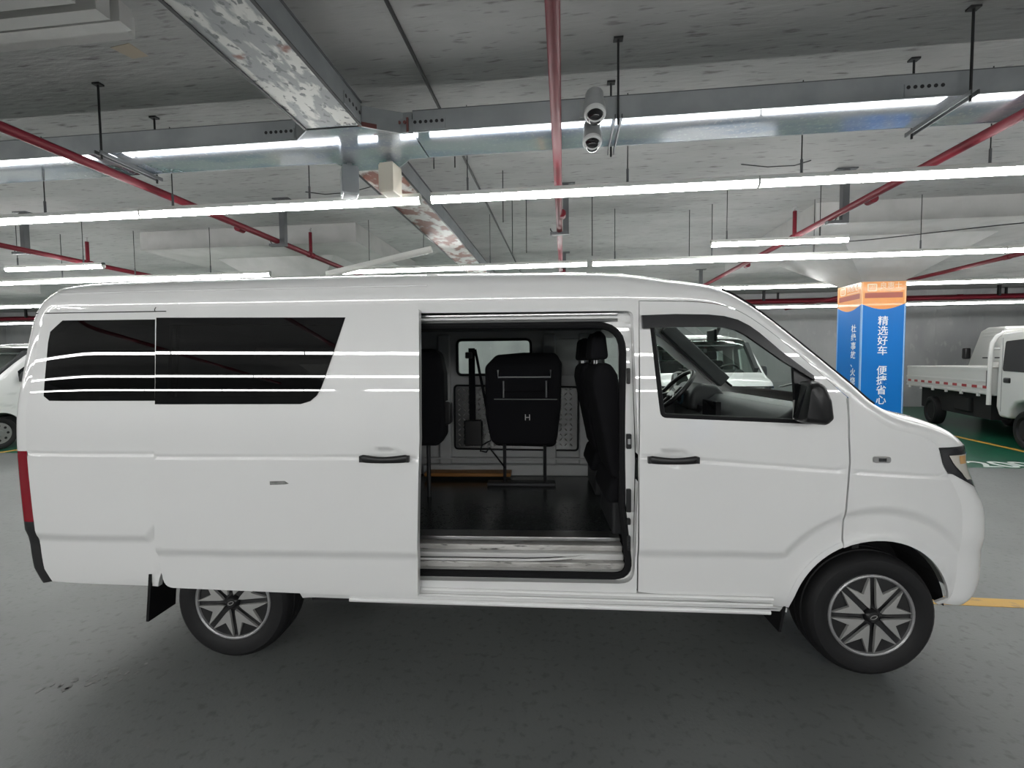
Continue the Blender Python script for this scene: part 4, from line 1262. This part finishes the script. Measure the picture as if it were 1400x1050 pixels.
    fl_ = MB().add([(-0.385, 0.03, 0.44), (-0.385, 0.20, 0.44), (-0.41, 0.20, 0.20), (-0.41, 0.03, 0.20), (-0.399, 0.03, 0.44), (-0.399, 0.20, 0.44), (-0.424, 0.20, 0.20), (-0.424, 0.03, 0.20)],
                   [(0, 1, 2, 3), (7, 6, 5, 4), (0, 4, 5, 1), (1, 5, 6, 2), (2, 6, 7, 3), (3, 7, 4, 0)]).build('mud_flap', 'rubber', v)
    MB().add([(2.672, 0.06, 0.32), (2.672, 0.22, 0.32), (2.652, 0.22, 0.20), (2.652, 0.06, 0.20), (2.660, 0.06, 0.32), (2.660, 0.22, 0.32), (2.640, 0.22, 0.20), (2.640, 0.06, 0.20)],
             [(0, 1, 2, 3), (7, 6, 5, 4), (0, 4, 5, 1), (1, 5, 6, 2), (2, 6, 7, 3), (3, 7, 4, 0)]).build('mud_flap', 'rubber', v)
    # ---------------- wheels
    make_wheel(v, 0.0, 0.075, -1, cover=detail)
    make_wheel(v, WB, 0.062, -1, cover=detail)
    make_wheel(v, 0.0, VW - 0.075, 1, cover=detail)
    make_wheel(v, WB, VW - 0.062, 1, cover=detail)
    # ---------------- cabin shell
    MB().box(-0.90, 3.02, 0.275, VW - 0.10, 0.40, 0.575).build('cabin_base', 'underbody', v)
    fo_ = round_poly([(-0.9, 0.575), (-0.9, 1.30), (-0.84, 1.70), (1.99, 1.70), (1.99, 0.575)], 0.02)
    iw = panel('inner_wall', [(-0.9, 0.575), (-0.88, 1.30), (-0.84, 1.715), (2.02, 1.715), (2.06, 1.25), (2.10, 0.575)], [[(-0.78, 1.66), (-0.25, 1.66), (-0.25, 1.34), (-0.80, 1.34)], round_poly([(0.895, 1.645), (1.475, 1.645), (1.475, 1.372), (0.895, 1.372)], 0.04)], lambda x, z: 0.13 + 0.35 * max(0, S_base(z)), 'trim_grey', v, far=True, grid=0.12, flange=0.02, edge_step=0.08, hole_flange=-0.05)
    MB().box(-0.85, 2.30, 0.16, VW - 0.16, 1.712, 1.730).build('headliner', 'headliner', v)
    MB().box(-0.92, -0.90, 0.10, VW - 0.10, 0.575, 1.30).build('rear_trim', 'trim_dark', v)
    # dashboard, seats in front
    dsh = MB().prism([(2.56, 0.80), (2.60, 1.12), (2.66, 1.20), (2.72, 1.245), (2.95, 1.235), (3.05, 1.215), (3.05, 0.60), (2.85, 0.60)], 'y', 0.10, VW - 0.10).build('dashboard', 'dash_grey', v, bevel=0.03, seg=3)
    MB().box(3.0, 3.03, 0.12, VW - 0.12, 0.5, 1.2).build('bulkhead', 'underbody', v)
    pod = MB().prism([(2.55, 1.14), (2.56, 1.26), (2.62, 1.315), (2.74, 1.30), (2.80, 1.22), (2.66, 1.12)], 'y', 1.06, 1.46).build('instrument_pod', 'dash_grey', dsh, bevel=0.03, seg=3)
    MB().lathe([(0, -0.012), (0.055, -0.012), (0.062, 0.0)], (2.552, 1.26, 1.215), 'x', 20).build('gauge', 'screen_blue', dsh)
    MB().box(2.585, 2.615, 0.70, 0.92, 1.10, 1.22).build('radio', 'black_gloss', dsh)
    for yy in (0.28, 1.02):
        MB().box(2.60, 2.64, yy, yy + 0.12, 1.12, 1.17).build('air_vent', 'black_plastic', dsh)
    sw = MB()
    cS = Vector((2.50, 1.27, 1.255)); ax = Vector((0.72, 0, -0.69)).normalized(); uu = Vector((0, 1, 0)); ww_ = ax.cross(uu)
    sw.tube([cS + (uu * math.cos(a) + ww_ * math.sin(a)) * 0.185 for a in [i * 2 * math.pi / 32 for i in range(32)]], 0.016, 8, closed=True)
    wo = sw.build('steering_wheel', 'black_plastic', v, smooth=True)
    MB().tube([cS + ax * 0.03, cS + ax * 0.30], 0.03, 10).build('column', 'black_plastic', wo, smooth=True)
    hb = MB(); hb.obox(cS + ax * 0.02, ax * 0.02, uu * 0.07, ww_ * 0.055)
    hb.build('horn_pad', 'black_plastic', wo, bevel=0.015)
    for a in (200, 340, 270):
        p = cS + (uu * math.cos(R(a)) + ww_ * math.sin(R(a))) * 0.178
        MB().tube([cS + ax * 0.015, p], 0.012, 6).build('spoke', 'black_plastic', wo)
    MB().lathe([(0, -0.004), (0.018, -0.003), (0.02, 0.004)], (cS.x, cS.y, cS.z + 0.0), 'x', 14).build('wheel_emblem', 'chrome', wo)
    def front_seat(y0, y1):
        s = MB().prism([(1.86, 0.74), (2.38, 0.78), (2.40, 0.90), (1.90, 0.88)], 'y', y0, y1).build('front_seat', 'fabric_black', v, bevel=0.04, seg=3)
        bk_ = MB().prism([(1.90, 0.86), (2.02, 0.86), (1.93, 1.40), (1.89, 1.47), (1.81, 1.45), (1.80, 1.36)], 'y', y0 + 0.01, y1 - 0.01).build('backrest', 'fabric_black', s, bevel=0.04, seg=3)
        MB().prism([(1.80, 1.475), (1.90, 1.48), (1.885, 1.60), (1.86, 1.635), (1.815, 1.62)], 'y', (y0 + y1) / 2 - 0.13, (y0 + y1) / 2 + 0.13).build('headrest', 'fabric_black', s, bevel=0.03, seg=3)
        for d in (-0.05, 0.05):
            MB().tube([(1.845, (y0 + y1) / 2 + d, 1.43), (1.845, (y0 + y1) / 2 + d, 1.50)], 0.007, 6).build('headrest_post', 'chrome', s)
        MB().box(1.90, 2.36, y0 + 0.03, y1 - 0.03, 0.575, 0.76).build('seat_box', 'trim_dark', s, bevel=0.02)
        return s
    front_seat(0.92, 1.42)
    front_seat(0.22, 0.72)
    MB().box(2.60, 2.62, 0.77, 0.91, 1.585, 1.66).build('rear_view_mirror', 'black_plastic', v, bevel=0.01)
    MB().tube([(2.63, 0.84, 1.62), (2.66, 0.84, 1.69)], 0.01, 6).build('mirror_stalk', 'black_plastic', v)
    # far pillar trim
    MB().obox((2.745, 1.555, 1.515), Vector((0.225, 0, -0.215)), (0, 0.035, 0), (0.034, 0, 0.036)).build('pillar_trim', 'dash_grey', v, bevel=0.01)
    fdr = MB().box(2.06, 2.88, VW - 0.12, VW - 0.09, 0.60, 1.21).build('door_card', 'trim_dark', v)
    MB().box(2.06, 2.88, 0.055, 0.085, 0.60, 1.19).build('door_card', 'trim_dark', v)
    return v, body
# ================================================================== main van with the side door slid open
van, body = make_van((-1.64368, 1.99819, 0.0), 0.06007083, 'white panel minivan in the middle with its side door slid open')

# ---- sliding door, pulled back along the body
DO = -0.062
def SD(x, z): return S_door(x, z) + DO
sd_outer = round_poly([(0.985, 1.716), (0.991, 1.13), (0.958, 0.371), (-0.270, 0.403), (-0.290, 0.57), (-0.264, 1.0), (-0.258, 1.25), (-0.272, 1.722)], [0.01, 0.2, 0.012, 0.05, 0.2, 0.2, 0.2, 0.01], 5)
sd_win = [(-0.262, 1.694), (0.644, 1.682), (0.600, 1.55), (0.560, 1.43), (0.536, 1.362), (0.515, 1.325), (0.485, 1.300), (0.440, 1.287), (-0.256, 1.289)]
sd = panel('sliding_door', sd_outer, [[(-0.20, 1.66), (0.60, 1.65), (0.50, 1.36), (0.43, 1.32), (-0.20, 1.32)]], SD, 'paint_white', van, flange=0.045, hole_flange=0.02, rows=True)
pane('door_window', sd_win, SD, 'glass_privacy', sd, off=-0.004)
panel('inner_skin', [(0.975, 1.70), (0.98, 1.13), (0.945, 0.39), (-0.25, 0.42), (-0.25, 1.70)], [[(-0.20, 1.66), (0.60, 1.65), (0.50, 1.36), (0.43, 1.32), (-0.20, 1.32)]], lambda x, z: SD(x, z) + 0.04, 'trim_dark', sd, grid=0.12, flange=0.004, edge_step=0.1)
door_handle(sd, 0.832, 1.038, SD(0.93, 1.04))
# crease pressed along the lower door
sm = MB().prism([(0.29, 0.915), (0.36, 0.918), (0.38, 0.922), (0.36, 0.934), (0.29, 0.932)], 'y', SD(0.33, 0.92) - 0.0012, SD(0.33, 0.92)).build('smudge', 'scuff', sd)

# ---- door opening: white ring, weatherstrip, rails, sill
RING_Y = 0.082
def ring_y(x, z):
    return 0.075 + 0.6 * S_base(z) if z > 0.9 else 0.075 + 0.04 * sstep(0.9, 0.45, z) * 0
fr = panel('door_frame', [(p[0], p[1]) for p in OPEN], [SEAL], ring_y, 'paint_white', van, grid=0.05, flange=0.0, hole_flange=0.03)
strip('weatherstrip', SEAL, lambda x, z: ring_y(x, z) + 0.002, 0.017, 'rubber', van, closed=True, n=8)
MB().box(0.80, 1.93, 0.098, 0.115, 1.700, 1.716).build('rail_gap', 'rubber', van)
tr_ = MB().box(0.78, 1.90, 0.085, 0.110, 1.685, 1.697).build('upper_rail', 'bare_metal', van, bevel=0.003)
MB().tube([(0.78, 0.098, 1.665), (1.90, 0.098, 1.663)], 0.008, 8).build('upper_rail_bead', 'bare_metal', van, smooth=True)
# sill steps and lower rail
MB().box(0.78, 1.945, 0.10, 0.20, 0.400, 0.452).build('sill_ledge', 'paint_white_inner', van, bevel=0.006)
MB().box(0.78, 1.945, 0.135, 0.22, 0.452, 0.482).build('sill_step', 'sill_dirt', van, bevel=0.005)
MB().box(0.78, 1.945, 0.165, 0.24, 0.482, 0.515).build('sill_step', 'paint_white_inner', van, bevel=0.006)
MB().box(0.78, 1.945, 0.195, 0.26, 0.515, 0.545).build('sill_step', 'sill_dirt', van, bevel=0.006)
rail = [(0.78, 0.150, 0.487), (1.45, 0.150, 0.487), (1.58, 0.156, 0.489), (1.70, 0.175, 0.492), (1.82, 0.205, 0.498), (1.94, 0.235, 0.502)]
MB().tube(rail, 0.010, 8).build('lower_rail', 'dark_steel', van, smooth=True)
MB().tube([(x, y - 0.02, z + 0.008) for x, y, z in rail], 0.007, 8).build('lower_rail_lip', 'paint_white_inner', van, smooth=True)
MB().box(0.78, 1.935, 0.205, 0.30, 0.562, 0.583).build('floor_edge_trim', 'bare_metal', van, bevel=0.004)
MB().box(0.62, 1.96, 0.29, 1.53, 0.560, 0.580).build('load_floor', 'van_floor', van)
bumps = MB()
rb = random.Random(5)
for k in range(420):
    x, y = rb.uniform(0.80, 1.90), rb.uniform(0.31, 0.75)
    a = rb.choice((0.6, -0.6)); c, s_ = math.cos(a) * 0.009, math.sin(a) * 0.009
    bumps.add([(x - c, y - s_, 0.580), (x + s_ * 0.35, y - c * 0.35, 0.580), (x + c, y + s_, 0.580), (x - s_ * 0.35, y + c * 0.35, 0.580), (x, y, 0.5822)], [(0, 1, 4), (1, 2, 4), (2, 3, 4), (3, 0, 4)])
o = bumps.build('floor_studs', 'van_floor', van); o['kind'] = 'stuff'
# rocker mouldings below the opening
for (z, y, r_) in ((0.392, 0.030, 0.010), (0.362, 0.034, 0.007), (0.318, 0.050, 0.012)):
    pts = [(0.60 + k * 0.1, y + S_base(z) * 0.2, z - 0.004 * k * 0.1 * 3) for k in range(21)]
    MB().tube(pts, r_, 8).build('rocker_moulding', 'paint_white', van, smooth=True)

# ---- hardware on the pillar
HX = 1.948
for (z, hgt, wid, kind) in ((1.40, 0.075, 0.016, 'striker'), (1.095, 0.070, 0.024, 'door_lock'), (0.815, 0.11, 0.022, 'contact_plate'), (0.715, 0.03, 0.018, 'stop_peg'), (0.612, 0.07, 0.018, 'striker')):
    y = ring_y(HX, z)
    h = MB().prism(round_poly([(HX - wid / 2, z - hgt / 2), (HX + wid / 2, z - hgt / 2), (HX + wid / 2, z + hgt / 2), (HX - wid / 2, z + hgt / 2)], 0.006), 'y', y - 0.014, y + 0.01).build(kind, 'black_plastic', van)
    if kind in ('striker', 'door_lock'):
        for dz in (-hgt * 0.32, hgt * 0.32):
            MB().lathe([(0, y - 0.018), (0.005, y - 0.018), (0.005, y - 0.013)], (HX, 0, z + dz), 'y', 8).build('screw', 'dark_steel', h)
        MB().box(HX - wid * 0.25, HX + wid * 0.25, y - 0.020, y - 0.012, z - 0.012, z + 0.012).build('latch_tongue', 'bare_metal' if kind == 'door_lock' else 'black_plastic', h)

# ---- interior
IW = 1.53
pl = MB().prism(round_poly([(0.872, 0.79), (1.832, 0.776), (1.840, 1.262), (0.876, 1.282)], 0.025), 'y', IW - 0.012, IW - 0.002).build('tread_plate', 'tread_plate', van)
db = MB()
pitch_ = 0.040
for i in range(23):
    for j in range(12):
        x, z = 0.905 + i * pitch_, 0.815 + j * pitch_
        a = R(45) if (i + j) % 2 else R(-45)
        c, s_ = math.cos(a) * 0.0175, math.sin(a) * 0.0175
        px, pz = -math.sin(a) * 0.0062, math.cos(a) * 0.0062
        y = IW - 0.012
        db.add([(x - c, y, z - s_), (x + px, y, z + pz), (x + c, y, z + s_), (x - px, y, z - pz), (x - c * 0.5, y - 0.0045, z - s_ * 0.5), (x + c * 0.5, y - 0.0045, z + s_ * 0.5)],
               [(0, 1, 4), (1, 5, 4), (1, 2, 5), (2, 3, 5), (3, 4, 5), (3, 0, 4)])
o = db.build('tread_studs', 'tread_stud', pl); o['kind'] = 'stuff'
MB().tube([(x, IW - 0.010, z) for x, z in round_poly([(0.866, 0.784), (1.838, 0.770), (1.846, 1.268), (0.870, 1.288)], 0.025)], 0.008, 6, closed=True).build('plate_edging', 'rubber', van)
MB().tube([(x, 1.512, z) for x, z in round_poly([(0.895, 1.645), (1.475, 1.645), (1.475, 1.372), (0.895, 1.372)], 0.04)], 0.010, 6, closed=True).build('window_rubber', 'rubber', van)
MB().box(0.62, 1.95, 1.46, 1.54, 0.58, 0.665).build('wall_kick_panel', 'trim_grey', van, bevel=0.01)
MB().box(0.62, 1.93, 1.49, 1.54, 0.70, 0.715).build('wall_rib', 'trim_grey', van, bevel=0.004)
MB().box(0.66, 1.32, 1.33, 1.45, 0.605, 0.632).build('wooden_strip', 'strip_orange', van, bevel=0.004)
for xx in (0.79, 1.62, 1.90):
    MB().box(xx - 0.05, xx + 0.05, 1.50, 1.545, 0.66, 1.69).build('wall_post', 'trim_grey', van, bevel=0.015)
MB().box(1.60, 1.88, 1.525, 1.54, 1.36, 1.65).build('wall_recess', 'trim_grey', van, bevel=0.03)

# folded bench seat seen from the door
fs_ = MB().prism(round_poly([(1.20, 0.895), (1.655, 0.885), (1.685, 1.15), (1.695, 1.46), (1.655, 1.530), (1.43, 1.535), (1.24, 1.52), (1.160, 1.44), (1.160, 1.10)], [0.06, 0.07, 0.1, 0.05, 0.05, 0.05, 0.06, 0.06, 0.1], 5), 'y', 1.08, 1.22).build('folded_seat', 'fabric_black', van, bevel=0.03, seg=3)
MB().prism(round_poly([(1.20, 0.86), (1.66, 0.85), (1.67, 1.25), (1.19, 1.25)], 0.05), 'y', 1.21, 1.36).build('seat_cushion', 'fabric_black', fs_, bevel=0.03, seg=3)
MB().prism(round_poly([(1.28, 1.26), (1.60, 1.26), (1.60, 1.36), (1.28, 1.36)], 0.03), 'y', 1.06, 1.10).build('headrest_pad', 'fabric_black', fs_, bevel=0.015)
MB().tube([(1.255, 1.060, 1.415), (1.255, 1.055, 1.365), (1.615, 1.055, 1.365), (1.615, 1.060, 1.415)], 0.006, 8).build('headrest_bar', 'bare_metal', fs_, smooth=True)
for xx in (1.29, 1.585):
    MB().tube([(xx, 1.060, 1.34), (xx, 1.060, 1.225)], 0.006, 8).build('headrest_post', 'bare_metal', fs_, smooth=True)
MB().tube([(1.225, 1.062, 1.215), (1.66, 1.062, 1.212)], 0.004, 6).build('hinge_rod', 'bare_metal', fs_)
text('seat_emblem', 'H', 'badge_grey', fs_, (1.455, 1.068, 1.085), (R(90), 0, 0), 0.06, 0.001)
for xx in (1.285, 1.575):
    MB().tube([(xx, 1.20, 0.90), (xx, 1.20, 0.60)], 0.012, 8).build('seat_leg', 'dark_steel', fs_)
MB().box(1.16, 1.65, 1.15, 1.25, 0.580, 0.605).build('floor_rail', 'dark_steel', fs_, bevel=0.005)
MB().tube([(1.20, 1.05, 0.93), (1.14, 1.03, 0.90), (1.13, 1.03, 0.86), (1.17, 1.04, 0.85), (1.19, 1.05, 0.88), (1.24, 1.10, 0.80), (1.29, 1.14, 0.72)], 0.006, 6).build('release_strap', 'fabric_black', fs_)
# seat partly hidden behind the sliding door
rs_ = MB().prism(round_poly([(0.40, 0.93), (0.88, 0.93), (0.925, 1.0), (0.925, 1.40), (0.90, 1.53), (0.85, 1.56), (0.45, 1.55)], 0.05), 'y', 0.82, 0.98).build('rear_seat', 'fabric_black', van, bevel=0.03, seg=3)
MB().prism(round_poly([(0.88, 1.05), (0.96, 1.07), (0.96, 1.21), (0.88, 1.23)], 0.02), 'y', 0.86, 0.94).build('seat_hinge_cover', 'black_plastic', rs_, bevel=0.01)
MB().tube([(0.80, 0.9, 0.94), (0.80, 0.9, 0.58)], 0.014, 8).build('seat_leg', 'dark_steel', rs_)
# seat belt on the far wall
sb_ = MB().box(0.99, 1.04, 1.475, 1.480, 0.92, 1.58).build('seat_belt', 'fabric_black', van)
MB().box(0.955, 1.095, 1.43, 1.50, 0.82, 1.02).build('belt_retractor', 'black_plastic', sb_, bevel=0.012)
MB().box(0.965, 1.02, 1.46, 1.50, 1.50, 1.55).build('belt_guide', 'black_plastic', sb_, bevel=0.008)
MB().obox((1.10, 1.46, 1.27), (0.055, 0, -0.30), (0, 0.002, 0), (0.010, 0, 0.002)).build('belt_webbing', 'fabric_black', sb_)
# pillar belt beside the front seat
MB().box(1.925, 1.985, 1.46, 1.50, 0.62, 1.68).build('pillar_cover', 'trim_dark', van, bevel=0.01)
MB().box(1.95, 1.985, 0.12, 0.16, 0.60, 1.68).build('pillar_cover', 'trim_dark', van, bevel=0.01)
MB().obox((1.955, 0.30, 1.38), (0.012, 0.02, -0.19), (0.012, 0, 0.001), (0, 0.002, 0)).build('front_seat_belt', 'trim_grey', van)

# ================================================================== other vans in the bays
lv, _ = make_van((-10.75, 10.05, 0), R(-90), 'white van nosing out of the bay behind the tail of the open van', open_door=False, detail=False)
lv.location = (-11.55, 10.05, 0)
bv = copy_tree(lv)
bv.location = (1.46, 10.65, 0)
bv.rotation_euler = (0, 0, R(-90))
bv['label'] = 'white van in the bay seen through the cab windows'
